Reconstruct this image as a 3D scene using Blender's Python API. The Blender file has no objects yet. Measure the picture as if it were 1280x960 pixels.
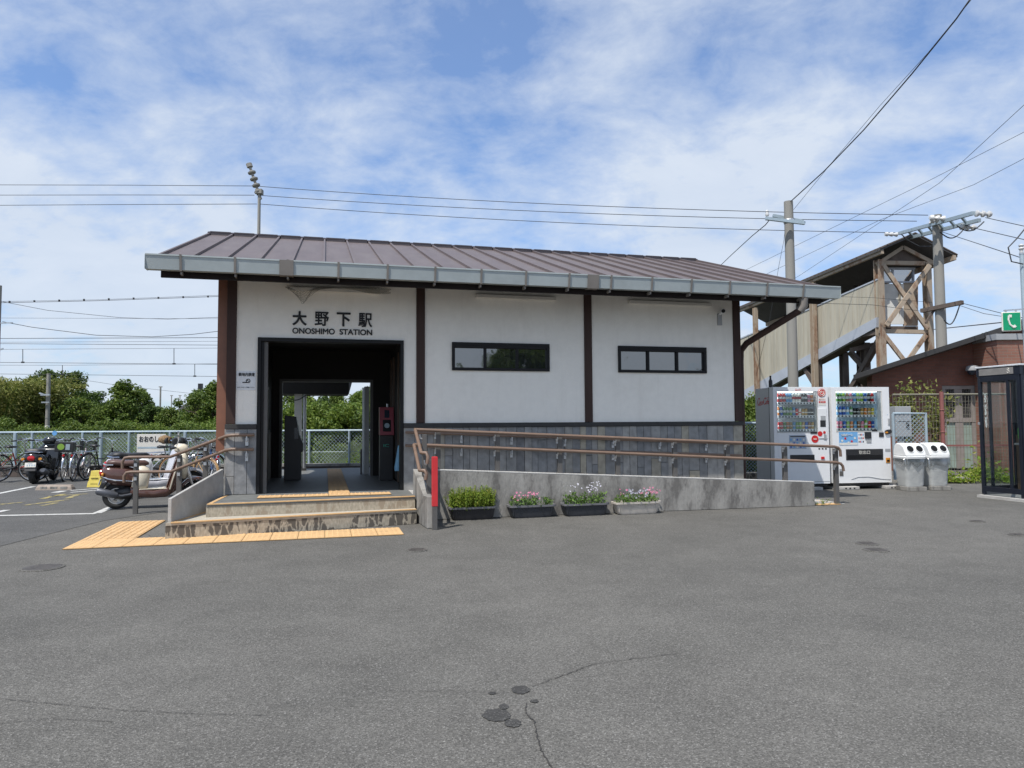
import bpy, bmesh, math, random
from mathutils import Vector, Matrix, Euler
rnd = random.Random(7)
sc = bpy.context.scene
COL = sc.collection
PI = math.pi
# ------------------------------------------------------------------ camera model (measured from the photo)
FPX, EYE, PITCH, ROLL = 910.0, 1.36, math.atan(49/910.0), .006
cF = Vector((0, math.cos(PITCH), math.sin(PITCH)))
_R0 = Vector((1, 0, 0)); _U0 = Vector((0, -math.sin(PITCH), math.cos(PITCH)))
cR = _R0*math.cos(ROLL) - _U0*math.sin(ROLL)
cU = _U0*math.cos(ROLL) + _R0*math.sin(ROLL)
CAM = Vector((0, 0, EYE))
def ray(x, y): return cF + cR*((x-640)/FPX) + cU*((480-y)/FPX)
def gnd(x, y, z=0.0):
    r = ray(x, y); return CAM + r*((z-EYE)/r.z)
def dep(x, y, Y):
    r = ray(x, y); return CAM + r*(Y/r.y)
TH = math.radians(14.44)
fe = Vector((math.cos(TH), math.sin(TH), 0)); fn = Vector((-math.sin(TH), math.cos(TH), 0))
P0 = Vector((-1.402, 11.15, 0))
def plane(x, y, p, nn):
    r = ray(x, y); return CAM + r*((p-CAM).dot(nn)/r.dot(nn))
def fac(x, y, b=0.0):
    P = plane(x, y, P0+fn*b, fn); return (P-P0).dot(fe), P.z
def W(a, b, z=0.0): return P0 + fe*a + fn*b + Vector((0, 0, z))
def loc(P): return Vector(((P-P0).dot(fe), (P-P0).dot(fn), P.z))
# ------------------------------------------------------------------ mesh builder
class MB:
    def __init__(s): s.v = []; s.f = []; s.m = []; s.mi = 0
    def add(s, vs, fs, M=None):
        k = len(s.v)
        s.v += [tuple(M @ Vector(p)) if M else tuple(p) for p in vs]
        s.f += [tuple(i+k for i in q) for q in fs]; s.m += [s.mi]*len(fs); return s
    def box(s, x0, x1, y0, y1, z0, z1, M=None):
        return s.add([(x0,y0,z0),(x1,y0,z0),(x1,y1,z0),(x0,y1,z0),(x0,y0,z1),(x1,y0,z1),(x1,y1,z1),(x0,y1,z1)],
              [(0,3,2,1),(4,5,6,7),(0,1,5,4),(1,2,6,5),(2,3,7,6),(3,0,4,7)], M)
    def cbox(s, c, sz, M=None):
        return s.box(c[0]-sz[0]/2,c[0]+sz[0]/2,c[1]-sz[1]/2,c[1]+sz[1]/2,c[2]-sz[2]/2,c[2]+sz[2]/2, M)
    def prism(s, poly, d, M=None):
        """poly: 3-D points of one face, d: extrusion vector"""
        n = len(poly); d = Vector(d)
        vs = [Vector(p) for p in poly]; vs = vs + [p+d for p in vs]
        nrm = Vector((0,0,0))
        for i in range(n): nrm += Vector(poly[i]).cross(Vector(poly[(i+1) % n]))
        fl = nrm.dot(d) > 0
        a = tuple(range(n)); b = tuple(range(n, 2*n))
        fs = [tuple(reversed(a)) if fl else a, b if fl else tuple(reversed(b))]
        for i in range(n):
            j = (i+1) % n
            fs.append((i,j,n+j,n+i) if fl else (j,i,n+i,n+j))
        return s.add(vs, fs, M)
    def bar(s, p, q, w, h=None, up=(0,0,1), M=None):
        """rectangular bar from p to q"""
        p = Vector(p); q = Vector(q); h = h or w; d = (q-p).normalized(); up = Vector(up)
        sx = d.cross(up)
        if sx.length < 1e-4: sx = d.cross(Vector((0,1,0)))
        sx.normalize(); sy = sx.cross(d)
        c = [sx*(w/2)*i+sy*(h/2)*j for i,j in ((-1,-1),(1,-1),(1,1),(-1,1))]
        return s.add([p+k for k in c]+[q+k for k in c], [(0,1,2,3),(7,6,5,4),(0,4,5,1),(1,5,6,2),(2,6,7,3),(3,7,4,0)], M)
    def tube(s, pts, r, n=8, M=None, cap=True):
        pts = [Vector(p) for p in pts]; rs = r if isinstance(r, (list, tuple)) else [r]*len(pts)
        vs = []; fs = []; prev = None
        for i, p in enumerate(pts):
            t = (pts[min(i+1,len(pts)-1)]-pts[max(i-1,0)]).normalized()
            if prev is None:
                u = t.cross(Vector((0,0,1)))
                if u.length < 1e-3: u = t.cross(Vector((0,1,0)))
            else: u = prev - t*prev.dot(t)
            u.normalize(); prev = u; w = t.cross(u)
            vs += [p+(u*math.cos(2*PI*k/n)+w*math.sin(2*PI*k/n))*rs[i] for k in range(n)]
        for i in range(len(pts)-1):
            for k in range(n):
                a = i*n+k; b = i*n+(k+1) % n; fs.append((a,b,b+n,a+n))
        if cap:
            fs.append(tuple(reversed(range(n)))); fs.append(tuple(range((len(pts)-1)*n, len(pts)*n)))
        return s.add(vs, fs, M)
    def ring(s, c, ax, R, r, n=28, m=6, M=None, sc=1.0):
        c = Vector(c); ax = Vector(ax).normalized()
        u = ax.cross(Vector((0,0,1)));
        if u.length < 1e-3: u = Vector((1,0,0))
        u.normalize(); w = ax.cross(u); vs = []; fs = []
        for i in range(n):
            d = u*math.cos(2*PI*i/n)+w*math.sin(2*PI*i/n)
            for k in range(m):
                vs.append(c+d*(R+r*math.cos(2*PI*k/m))+ax*(r*sc*math.sin(2*PI*k/m)))
        for i in range(n):
            for k in range(m):
                a=i*m+k; b=i*m+(k+1)%m; c2=((i+1)%n)*m+(k+1)%m; d2=((i+1)%n)*m+k
                fs.append((a,b,c2,d2))
        return s.add(vs, fs, M)
    def lathe(s, prof, n=16, M=None, cap=True):
        vs = []; fs = []
        for r, z in prof: vs += [(r*math.cos(2*PI*k/n), r*math.sin(2*PI*k/n), z) for k in range(n)]
        for i in range(len(prof)-1):
            for k in range(n):
                a=i*n+k; b=i*n+(k+1)%n; fs.append((a,b,b+n,a+n))
        if cap: fs.append(tuple(reversed(range(n)))); fs.append(tuple(range((len(prof)-1)*n, len(prof)*n)))
        return s.add(vs, fs, M)
    def loft(s, secs, n=20, M=None, e=2.6, cap=True):
        """secs: (centre, u half vector, v half vector); super-elliptic sections"""
        vs = []; fs = []
        for c, u, w in secs:
            c = Vector(c); u = Vector(u); w = Vector(w)
            for k in range(n):
                t = 2*PI*k/n; co, si = math.cos(t), math.sin(t)
                vs.append(c+u*math.copysign(abs(co)**(2/e), co)+w*math.copysign(abs(si)**(2/e), si))
        for i in range(len(secs)-1):
            for k in range(n):
                a=i*n+k; b=i*n+(k+1)%n; fs.append((a,b,b+n,a+n))
        if cap: fs.append(tuple(reversed(range(n)))); fs.append(tuple(range((len(secs)-1)*n, len(secs)*n)))
        return s.add(vs, fs, M)
    def sheet(s, pts, M=None): return s.add(pts, [tuple(range(len(pts)))], M)
    def build(s, name, mats, parent=None, smooth=False, bev=0, sub=0, fix=True):
        me = bpy.data.meshes.new(name); me.from_pydata(s.v, [], s.f); me.update()
        mats = mats if isinstance(mats, (list, tuple)) else [mats]
        for m in mats: me.materials.append(m)
        if len(mats) > 1: me.polygons.foreach_set('material_index', s.m)
        if fix:
            bm = bmesh.new(); bm.from_mesh(me); bmesh.ops.recalc_face_normals(bm, faces=bm.faces); bm.to_mesh(me); bm.free()
        if smooth:
            me.polygons.foreach_set('use_smooth', [True]*len(me.polygons))
        o = bpy.data.objects.new(name, me); COL.objects.link(o); o.parent = parent
        if smooth and smooth != 'all':
            try: me.set_sharp_from_angle(angle=math.radians(38))
            except Exception: pass
        if bev:
            b = o.modifiers.new('b', 'BEVEL'); b.width = bev; b.segments = 2; b.limit_method = 'ANGLE'; b.angle_limit = math.radians(40)
        if sub:
            b = o.modifiers.new('s', 'SUBSURF'); b.levels = sub; b.render_levels = sub
        return o
def tag(o, label=None, cat=None, group=None, kind=None):
    if label: o['label'] = label
    if cat: o['category'] = cat
    if group: o['group'] = group
    if kind: o['kind'] = kind
    return o
def thing(name, label, cat, at=(0,0,0), rz=0.0, group=None):
    o = bpy.data.objects.new(name, None); COL.objects.link(o); o.empty_display_size = .2
    o.location = at; o.rotation_euler = (0, 0, rz); return tag(o, label, cat, group)
def fthing(name, label, cat, group=None):           # a thing whose own axes are the station's
    return thing(name, label, cat, P0, TH, group)
def copy_tree(o, parent=None):
    c = o.copy(); COL.objects.link(c); c.parent = parent
    for ch in [k for k in COL.objects if k.parent == o]: copy_tree(ch, c)
    return c
# ------------------------------------------------------------------ materials
def nodes(name):
    m = bpy.data.materials.new(name); m.use_nodes = True; nt = m.node_tree; nt.nodes.clear()
    return m, nt, (lambda t, **k: _n(nt, t, k)), nt.links.new
def _n(nt, t, k):
    n = nt.nodes.new(t)
    for a, b in k.items(): setattr(n, a, b)
    return n
def rgb(*c): return (c[0], c[1], c[2], 1)
def pm(name, col, rough=.55, metal=0, var=.12, scale=6, bump=0, bscale=60, spec=.5, dirt=None, dscale=1.5, damt=.4, stretch=(1,1,1), coat=0, emis=None, drng=(.45,.7)):
    m, nt, N, L = nodes(name)
    out = N('ShaderNodeOutputMaterial'); b = N('ShaderNodeBsdfPrincipled'); L(b.outputs[0], out.inputs[0])
    tc = N('ShaderNodeTexCoord'); mp = N('ShaderNodeMapping'); mp.inputs['Scale'].default_value = stretch; L(tc.outputs['Object'], mp.inputs[0])
    n1 = N('ShaderNodeTexNoise'); n1.inputs['Scale'].default_value = scale; n1.inputs['Detail'].default_value = 6; n1.inputs['Roughness'].default_value = .65; L(mp.outputs[0], n1.inputs[0])
    cr = N('ShaderNodeValToRGB'); cr.color_ramp.elements[0].position = .3; cr.color_ramp.elements[1].position = .7
    cr.color_ramp.elements[0].color = rgb(*[c*(1-var) for c in col]); cr.color_ramp.elements[1].color = rgb(*[min(1, c*(1+var)) for c in col])
    L(n1.outputs['Fac'], cr.inputs[0]); last = cr.outputs[0]
    if dirt:
        n2 = N('ShaderNodeTexNoise'); n2.inputs['Scale'].default_value = dscale; n2.inputs['Detail'].default_value = 8; n2.inputs['Roughness'].default_value = .7; L(mp.outputs[0], n2.inputs[0])
        r2 = N('ShaderNodeMapRange'); r2.inputs[1].default_value, r2.inputs[2].default_value = drng; r2.inputs[4].default_value = damt; L(n2.outputs['Fac'], r2.inputs[0])
        mx = N('ShaderNodeMix', data_type='RGBA'); L(r2.outputs[0], mx.inputs[0]); L(last, mx.inputs[6]); mx.inputs[7].default_value = rgb(*dirt); last = mx.outputs[2]
    L(last, b.inputs['Base Color'])
    b.inputs['Roughness'].default_value = rough; b.inputs['Metallic'].default_value = metal; b.inputs['Specular IOR Level'].default_value = spec
    if coat: b.inputs['Coat Weight'].default_value = coat
    if bump:
        n3 = N('ShaderNodeTexNoise'); n3.inputs['Scale'].default_value = bscale; n3.inputs['Detail'].default_value = 4; L(mp.outputs[0], n3.inputs[0])
        bp = N('ShaderNodeBump'); bp.inputs['Strength'].default_value = bump; bp.inputs['Distance'].default_value = .02; L(n3.outputs['Fac'], bp.inputs['Height']); L(bp.outputs[0], b.inputs['Normal'])
    return m
def plastermat():
    m = pm('white_plaster', (.86,.83,.765), .85, var=.03, scale=9, bump=.25, bscale=90, dirt=(.60,.56,.50), dscale=.9, damt=.25, drng=(.5,.75))
    nt = m.node_tree; L = nt.links.new; N = lambda t, **k: _n(nt, t, k)
    b = next(n for n in nt.nodes if n.type == 'BSDF_PRINCIPLED'); src = b.inputs['Base Color'].links[0].from_socket
    tc = N('ShaderNodeTexCoord'); mp = N('ShaderNodeMapping'); mp.inputs['Scale'].default_value = (3.2,3.2,.30); L(tc.outputs['Object'], mp.inputs[0])
    n = N('ShaderNodeTexNoise'); n.inputs['Scale'].default_value = 1.6; n.inputs['Detail'].default_value = 7; n.inputs['Roughness'].default_value = .7; L(mp.outputs[0], n.inputs[0])
    mr = N('ShaderNodeMapRange'); mr.inputs[1].default_value = .52; mr.inputs[2].default_value = .78; mr.inputs[4].default_value = .17; L(n.outputs['Fac'], mr.inputs[0])
    mx = N('ShaderNodeMix', data_type='RGBA'); L(mr.outputs[0], mx.inputs[0]); L(src, mx.inputs[6]); mx.inputs[7].default_value = rgb(.46,.42,.36); L(mx.outputs[2], b.inputs['Base Color'])
    return m
def island(name, cols, rough=.7, bump=0, bscale=40, trans=0, mot=.15, mscale=20):
    """colour picked per loose piece"""
    m, nt, N, L = nodes(name)
    out = N('ShaderNodeOutputMaterial'); b = N('ShaderNodeBsdfPrincipled'); b.inputs['Roughness'].default_value = rough
    g = N('ShaderNodeNewGeometry'); cr = N('ShaderNodeValToRGB'); cr.color_ramp.interpolation = 'LINEAR'
    el = cr.color_ramp.elements
    while len(el) < len(cols): el.new(.5)
    for i, c in enumerate(cols): el[i].position = i/(len(cols)-1); el[i].color = rgb(*c)
    L(g.outputs['Random Per Island'], cr.inputs[0])
    last = cr.outputs[0]
    if mot:
        tc = N('ShaderNodeTexCoord'); n1 = N('ShaderNodeTexNoise'); n1.inputs['Scale'].default_value = mscale; n1.inputs['Detail'].default_value = 5; L(tc.outputs['Object'], n1.inputs[0])
        mr = N('ShaderNodeMapRange'); mr.inputs[1].default_value=.3; mr.inputs[2].default_value=.7; mr.inputs[3].default_value=1-mot; mr.inputs[4].default_value=1+mot; L(n1.outputs['Fac'], mr.inputs[0])
        mx = N('ShaderNodeMix', data_type='RGBA', blend_type='MULTIPLY'); mx.inputs[0].default_value = 1; L(last, mx.inputs[6]); L(mr.outputs[0], mx.inputs[7]); last = mx.outputs[2]
        if bump:
            bp = N('ShaderNodeBump'); bp.inputs['Strength'].default_value = bump; bp.inputs['Distance'].default_value=.02; L(n1.outputs['Fac'], bp.inputs['Height']); L(bp.outputs[0], b.inputs['Normal'])
    L(last, b.inputs['Base Color'])
    if trans:
        t = N('ShaderNodeBsdfTranslucent'); L(last, t.inputs[0]); ms = N('ShaderNodeMixShader'); ms.inputs[0].default_value = trans
        L(b.outputs[0], ms.inputs[1]); L(t.outputs[0], ms.inputs[2]); L(ms.outputs[0], out.inputs[0])
    else: L(b.outputs[0], out.inputs[0])
    return m
def glass(name, tint=(.88,.91,.91), refl=.05, rough=.02):
    m, nt, N, L = nodes(name)
    out = N('ShaderNodeOutputMaterial'); t = N('ShaderNodeBsdfTransparent'); t.inputs[0].default_value = rgb(*tint)
    g = N('ShaderNodeBsdfGlossy'); g.inputs['Roughness'].default_value = rough
    lw = N('ShaderNodeLayerWeight'); lw.inputs[0].default_value = .12
    mr = N('ShaderNodeMapRange'); mr.inputs[3].default_value = refl; mr.inputs[4].default_value = .6; L(lw.outputs['Fresnel'], mr.inputs[0])
    ms = N('ShaderNodeMixShader'); L(mr.outputs[0], ms.inputs[0]); L(t.outputs[0], ms.inputs[1]); L(g.outputs[0], ms.inputs[2]); L(ms.outputs[0], out.inputs[0])
    return m
def mirror_pane(name, base=(.02,.022,.025), refl=.35):
    m, nt, N, L = nodes(name)
    out = N('ShaderNodeOutputMaterial'); d = N('ShaderNodeBsdfDiffuse'); d.inputs[0].default_value = rgb(*base)
    g = N('ShaderNodeBsdfGlossy'); g.inputs['Roughness'].default_value = .03
    tc = N('ShaderNodeTexCoord'); n1 = N('ShaderNodeTexNoise'); n1.inputs['Scale'].default_value = 2.5; L(tc.outputs['Object'], n1.inputs[0])
    bp = N('ShaderNodeBump'); bp.inputs['Strength'].default_value=.06; bp.inputs['Distance'].default_value=.05; L(n1.outputs['Fac'], bp.inputs['Height']); L(bp.outputs[0], g.inputs['Normal'])
    ms = N('ShaderNodeMixShader'); ms.inputs[0].default_value = refl; L(d.outputs[0], ms.inputs[1]); L(g.outputs[0], ms.inputs[2]); L(ms.outputs[0], out.inputs[0])
    return m
M = {}
M['plaster'] = plastermat()
M['post'] = pm('dark_brown_paint', (.05,.029,.024), .6, spec=.25, var=.15, scale=8, stretch=(1,1,.15))
M['postlit'] = pm('sunlit_brown_paint', (.20,.085,.05), .5, var=.1, scale=6)  # lit copy of the brown post paint, sunshine put into its colour
M['sill'] = pm('dark_sill', (.045,.044,.044), .7, spec=.3)
M['roof'] = pm('brown_steel', (.122,.098,.096), .5, metal=0, var=.1, scale=2.5, spec=.4, dirt=(.17,.145,.135), dscale=2.2, damt=.45, stretch=(1.6,.35,1))
M['ridge'] = pm('dark_brown_steel', (.06,.05,.055), .45)
M['gutter'] = pm('pale_gutter_steel', (.37,.41,.41), .45, var=.08, scale=3, dirt=(.28,.31,.31), dscale=2.5, damt=.4)
M['gutband'] = pm('grey_brown_strap', (.20,.18,.16), .55)
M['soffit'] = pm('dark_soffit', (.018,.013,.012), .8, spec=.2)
M['black'] = pm('black_frame', (.010,.010,.011), .5, spec=.25)
M['blackp'] = pm('black_plastic', (.022,.022,.024), .45)
M['rubber'] = pm('tyre_rubber', (.02,.02,.02), .8)
M['pane'] = mirror_pane('dark_window_glass', refl=.27)
M['glass'] = glass('clear_glass')
M['conc'] = pm('concrete', (.29,.28,.26), .9, var=.3, scale=9, bump=.35, bscale=40, dirt=(.085,.08,.075), dscale=4.5, damt=.8, drng=(.46,.60), stretch=(1,1,.38))
M['concl'] = pm('pale_concrete', (.42,.41,.39), .9, var=.1, scale=5, bump=.2, dirt=(.25,.24,.22), dscale=3, damt=.4)
M['conccap'] = pm('bare_concrete', (.45,.44,.42), .9, var=.15, scale=9, bump=.2)
M['floor'] = pm('grey_floor_tile', (.15,.155,.15), .55, var=.18, scale=9, bump=.12)
M['tactile'] = pm('yellow_tactile', (.60,.385,.185), .75, var=.1, scale=14, dirt=(.40,.27,.14), dscale=4, damt=.45)
M['tactilegap'] = pm('tactile_joint', (.22,.14,.06), .8)
M['rail'] = pm('wood_look_rail', (.18,.12,.087), .5, var=.2, scale=14, stretch=(.3,1,1))
M['rpost'] = pm('grey_brown_post', (.10,.095,.09), .5)
M['silver'] = pm('galvanised_steel', (.55,.56,.57), .35, metal=.8)
M['chrome'] = pm('chrome', (.75,.75,.76), .15, metal=1, var=.02)
M['galv'] = pm('light_blue_grey_steel', (.36,.44,.49), .5, metal=.2, var=.08)
M['red'] = pm('red_tape', (.55,.03,.035), .5)
M['signred'] = pm('signal_red', (.55,.02,.02), .4)
M['white'] = pm('white_paint', (.74,.75,.76), .4, var=.03)
M['offwhite'] = pm('off_white_plastic', (.62,.60,.55), .55, var=.06)
M['greypl'] = pm('machine_side_grey', (.33,.34,.35), .5, var=.05)
M['ink'] = pm('black_ink', (.012,.012,.014), .6)
M['wood'] = pm('dark_panel_wood', (.10,.066,.045), .5, var=.3, scale=9, stretch=(1,1,.1))
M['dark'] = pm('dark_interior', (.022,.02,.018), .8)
M['brick'] = None
M['yellow'] = pm('yellow_plastic', (.62,.50,.10), .55, var=.1, scale=9)
M['stop'] = pm('worn_wheel_stop', (.30,.25,.21), .85, var=.2, scale=8)
M['pole'] = pm('concrete_pole', (.27,.26,.235), .9, var=.12, scale=3, stretch=(1,1,.2), bump=.15, dirt=(.17,.16,.14), damt=.5)
M['wire'] = pm('black_cable', (.03,.032,.036), .6)
M['insul'] = pm('white_porcelain', (.55,.55,.54), .25)
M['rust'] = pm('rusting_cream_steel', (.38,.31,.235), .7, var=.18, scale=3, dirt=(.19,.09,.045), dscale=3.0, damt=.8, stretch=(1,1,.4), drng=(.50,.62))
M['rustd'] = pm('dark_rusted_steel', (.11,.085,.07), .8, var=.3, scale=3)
M['panelc'] = pm('cream_panel', (.45,.415,.33), .7, var=.1, scale=1.5, stretch=(3,3,.25), dirt=(.27,.24,.19), dscale=1.6, damt=.6)
M['panelw'] = pm('white_panel', (.66,.66,.63), .6, var=.08, scale=2)
M['skirt'] = pm('pale_stringer_steel', (.40,.43,.48), .5, var=.1, scale=2)
M['slateroof'] = pm('dark_roof_sheet', (.075,.07,.068), .7, var=.15)
M['booth'] = pm('navy_booth_frame', (.009,.012,.021), .35, var=.2)
M['boothroof'] = pm('booth_roof_white', (.62,.64,.66), .4)
M['green'] = pm('safety_green', (.0,.27,.12), .45)
M['phone'] = pm('payphone_green', (.10,.42,.05), .4)
M['scb'] = pm('maroon_paint', (.095,.045,.034), .18, var=.1, coat=.6)
M['cream'] = pm('cream_paint', (.66,.60,.48), .3, var=.05, coat=.3)
M['seat'] = pm('brown_seat_vinyl', (.10,.055,.045), .45)
M['muffler'] = pm('grey_muffler', (.10,.105,.12), .4, metal=.4)
M['blackpaint'] = pm('gloss_black_paint', (.012,.013,.015), .12, coat=.7)
M['redlens'] = pm('red_lens', (.45,.008,.012), .12, coat=.5)
M['amber'] = pm('amber_lens', (.6,.25,.03), .2)
M['redp'] = pm('red_bike_paint', (.45,.05,.03), .3)
M['tan'] = pm('tan_bike_paint', (.42,.27,.13), .35)
M['pinkw'] = pm('pale_bike_paint', (.65,.55,.55), .3)
M['bluelt'] = pm('light_blue_cloth', (.20,.42,.60), .7)
M['soil'] = pm('planter_soil', (.05,.035,.022), .95, var=.4, scale=30)
M['potblack'] = pm('black_pot', (.028,.027,.03), .5)
M['potgrey'] = pm('charcoal_pot', (.045,.048,.055), .55)
M['potcream'] = pm('cream_pot', (.55,.50,.44), .6)
M['rim'] = pm('pot_rim_grey', (.16,.16,.17), .6)
M['maroonk'] = pm('kiosk_maroon', (.30,.05,.07), .4)
M['screen'] = pm('dark_screen', (.02,.03,.05), .15)
M['line'] = pm('worn_white_line', (.52,.52,.50), .85, var=.12, scale=12, dirt=(.18,.18,.18), dscale=8, damt=.8, drng=(.5,.7))
M['yline'] = pm('worn_yellow_line', (.42,.34,.10), .85, dirt=(.1,.1,.1), dscale=7, damt=.95, drng=(.4,.6))
M['tar'] = pm('tar_patch', (.04,.04,.04), .85, var=.35, scale=30, bump=.5, bscale=120)
M['crack'] = pm('open_crack', (.04,.037,.034), .95)
M['iron'] = pm('iron_cover', (.075,.068,.062), .6, var=.3, scale=20, bump=.5, bscale=60)
M['plastic_bag'] = pm('frosted_bin_body', (.50,.51,.50), .35, var=.08, scale=5, bump=.5, bscale=9)
M['binlid'] = pm('white_bin_lid', (.74,.75,.75), .4, var=.02)
M['meshg'] = pm('weathered_mesh', (.20,.185,.14), .6)
M['redpost'] = pm('red_brown_fence_post', (.24,.09,.08), .6)
M['leaf'] = island('tree_leaf', [(.035,.065,.010),(.085,.145,.018),(.16,.22,.030),(.06,.115,.014),(.20,.24,.045)], .6, trans=.3, mot=0)
M['leafd'] = island('dark_tree_leaf', [(.025,.05,.010),(.06,.11,.018),(.10,.16,.025),(.045,.085,.014)], .6, trans=.25, mot=0)
M['leafy'] = island('bamboo_leaf', [(.11,.15,.025),(.20,.22,.05),(.30,.29,.09),(.15,.19,.035),(.26,.27,.06)], .6, trans=.35, mot=0)
M['leafb'] = island('bright_shrub_leaf', [(.06,.12,.014),(.14,.21,.026),(.20,.26,.04),(.09,.16,.02)], .6, trans=.35, mot=0)
M['leafp'] = island('planter_leaf', [(.11,.19,.015),(.21,.31,.03),(.30,.38,.05),(.15,.26,.02),(.38,.37,.08)], .6, trans=.35, mot=0)
M['leafg'] = island('flower_leaf', [(.06,.13,.025),(.11,.20,.035),(.17,.27,.06)], .6, trans=.3, mot=0)
M['pink'] = island('pink_petals', [(.65,.08,.22),(.75,.25,.42),(.8,.5,.6)], .6, trans=.3, mot=0)
M['whitef'] = island('white_petals', [(.75,.75,.8),(.65,.62,.8),(.8,.8,.78)], .6, trans=.3, mot=0)
M['bark'] = pm('tree_bark', (.10,.075,.055), .9, var=.3, scale=10)
M['slate'] = island('slate_strips', [(.165,.168,.172),(.24,.24,.238),(.31,.303,.288),(.185,.19,.194),(.265,.262,.257),(.35,.32,.255),(.205,.21,.214),(.24,.24,.242)], .75, bump=.5, mot=.22, mscale=9)
# ------------------------------------------------------------------ special materials: asphalt, brick, step stone
def asphalt(name, base, dark, spec_amt=1.0, patch=1.0):
    m, nt, N, L = nodes(name)
    out = N('ShaderNodeOutputMaterial'); b = N('ShaderNodeBsdfPrincipled'); L(b.outputs[0], out.inputs[0]); b.inputs['Roughness'].default_value = .88; b.inputs['Specular IOR Level'].default_value = .3
    tc = N('ShaderNodeTexCoord')
    def noise(s, d=5, r=.6):
        n = N('ShaderNodeTexNoise'); n.inputs['Scale'].default_value = s; n.inputs['Detail'].default_value = d; n.inputs['Roughness'].default_value = r; L(tc.outputs['Object'], n.inputs[0]); return n
    def mul(c, fac_out, lo, hi, a=.3, z=.7):
        mr = N('ShaderNodeMapRange'); mr.inputs[1].default_value=a; mr.inputs[2].default_value=z; mr.inputs[3].default_value=lo; mr.inputs[4].default_value=hi; L(fac_out, mr.inputs[0])
        mx = N('ShaderNodeMix', data_type='RGBA', blend_type='MULTIPLY'); mx.inputs[0].default_value=1; L(c, mx.inputs[6]); L(mr.outputs[0], mx.inputs[7]); return mx.outputs[2]
    big = noise(.28, 6, .6); mid = noise(1.7, 8, .68); 
    cr = N('ShaderNodeValToRGB'); cr.color_ramp.elements[0].position=.35; cr.color_ramp.elements[1].position=.65
    cr.color_ramp.elements[0].color = rgb(*dark); cr.color_ramp.elements[1].color = rgb(*base); L(big.outputs['Fac'], cr.inputs[0])
    c = mul(cr.outputs[0], mid.outputs['Fac'], .84, 1.14)
    vo = N('ShaderNodeTexVoronoi'); vo.inputs['Scale'].default_value = 150; L(tc.outputs['Object'], vo.inputs['Vector'])
    sep = N('ShaderNodeSeparateColor'); L(vo.outputs['Color'], sep.inputs[0])
    c = mul(c, sep.outputs[0], 1-.34*spec_amt, 1+.38*spec_amt, 0, 1)
    fine = noise(70, 3, .7); c = mul(c, fine.outputs['Fac'], .78, 1.25)
    # pale stones standing out
    gt = N('ShaderNodeMath', operation='GREATER_THAN'); gt.inputs[1].default_value=.93; L(sep.outputs[1], gt.inputs[0])
    mx = N('ShaderNodeMix', data_type='RGBA'); ml = N('ShaderNodeMath', operation='MULTIPLY'); ml.inputs[1].default_value=.42*spec_amt; L(gt.outputs[0], ml.inputs[0]); L(ml.outputs[0], mx.inputs[0]); L(c, mx.inputs[6]); mx.inputs[7].default_value = rgb(.33,.32,.30); c = mx.outputs[2]
    L(c, b.inputs['Base Color'])
    bp = N('ShaderNodeBump'); bp.inputs['Strength'].default_value=.55; bp.inputs['Distance'].default_value=.008; L(vo.outputs['Distance'], bp.inputs['Height']); L(bp.outputs[0], b.inputs['Normal'])
    return m
M['asphalt'] = asphalt('forecourt_asphalt', (.126,.121,.110), (.098,.095,.087))
M['tar'] = asphalt('dark_tar_patch', (.06,.059,.056), (.045,.044,.043), .55)
M['lot'] = asphalt('parking_asphalt', (.105,.104,.100), (.085,.084,.082), .7)
def brickmat(name, c1, c2, mortar, w=.22, h=.075, rot=None, msize=.012):
    m, nt, N, L = nodes(name)
    out = N('ShaderNodeOutputMaterial'); b = N('ShaderNodeBsdfPrincipled'); L(b.outputs[0], out.inputs[0]); b.inputs['Roughness'].default_value=.85
    tc = N('ShaderNodeTexCoord'); mp = N('ShaderNodeMapping'); mp.inputs['Rotation'].default_value = rot or (PI/2,0,0); L(tc.outputs['Object'], mp.inputs[0])
    br = N('ShaderNodeTexBrick'); br.inputs['Scale'].default_value=1; br.inputs['Brick Width'].default_value=w; br.inputs['Row Height'].default_value=h; br.inputs['Mortar Size'].default_value=msize*.5
    br.inputs['Color1'].default_value=rgb(*c1); br.inputs['Color2'].default_value=rgb(*c2); br.inputs['Mortar'].default_value=rgb(*mortar); L(mp.outputs[0], br.inputs[0])
    n1 = N('ShaderNodeTexNoise'); n1.inputs['Scale'].default_value=1.3; n1.inputs['Detail'].default_value=6; L(tc.outputs['Object'], n1.inputs[0])
    mr = N('ShaderNodeMapRange'); mr.inputs[1].default_value=.3; mr.inputs[2].default_value=.7; mr.inputs[3].default_value=.8; mr.inputs[4].default_value=1.2; L(n1.outputs['Fac'], mr.inputs[0])
    mx = N('ShaderNodeMix', data_type='RGBA', blend_type='MULTIPLY'); mx.inputs[0].default_value=1; L(br.outputs['Color'], mx.inputs[6]); L(mr.outputs[0], mx.inputs[7]); L(mx.outputs[2], b.inputs['Base Color'])
    bp = N('ShaderNodeBump'); bp.inputs['Strength'].default_value=.4; bp.inputs['Distance'].default_value=.01; bp.invert=True; L(br.outputs['Fac'], bp.inputs['Height']); L(bp.outputs[0], b.inputs['Normal'])
    return m
M['brick'] = brickmat('red_brown_brick', (.205,.085,.06), (.165,.07,.05), (.14,.085,.07))
M['brickl'] = brickmat('light_brick', (.30,.14,.10), (.26,.12,.085), (.25,.19,.15))
M['oldbrick'] = brickmat('old_brick', (.11,.085,.07), (.07,.055,.05), (.06,.055,.05), .4, .15, msize=.03)
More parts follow.
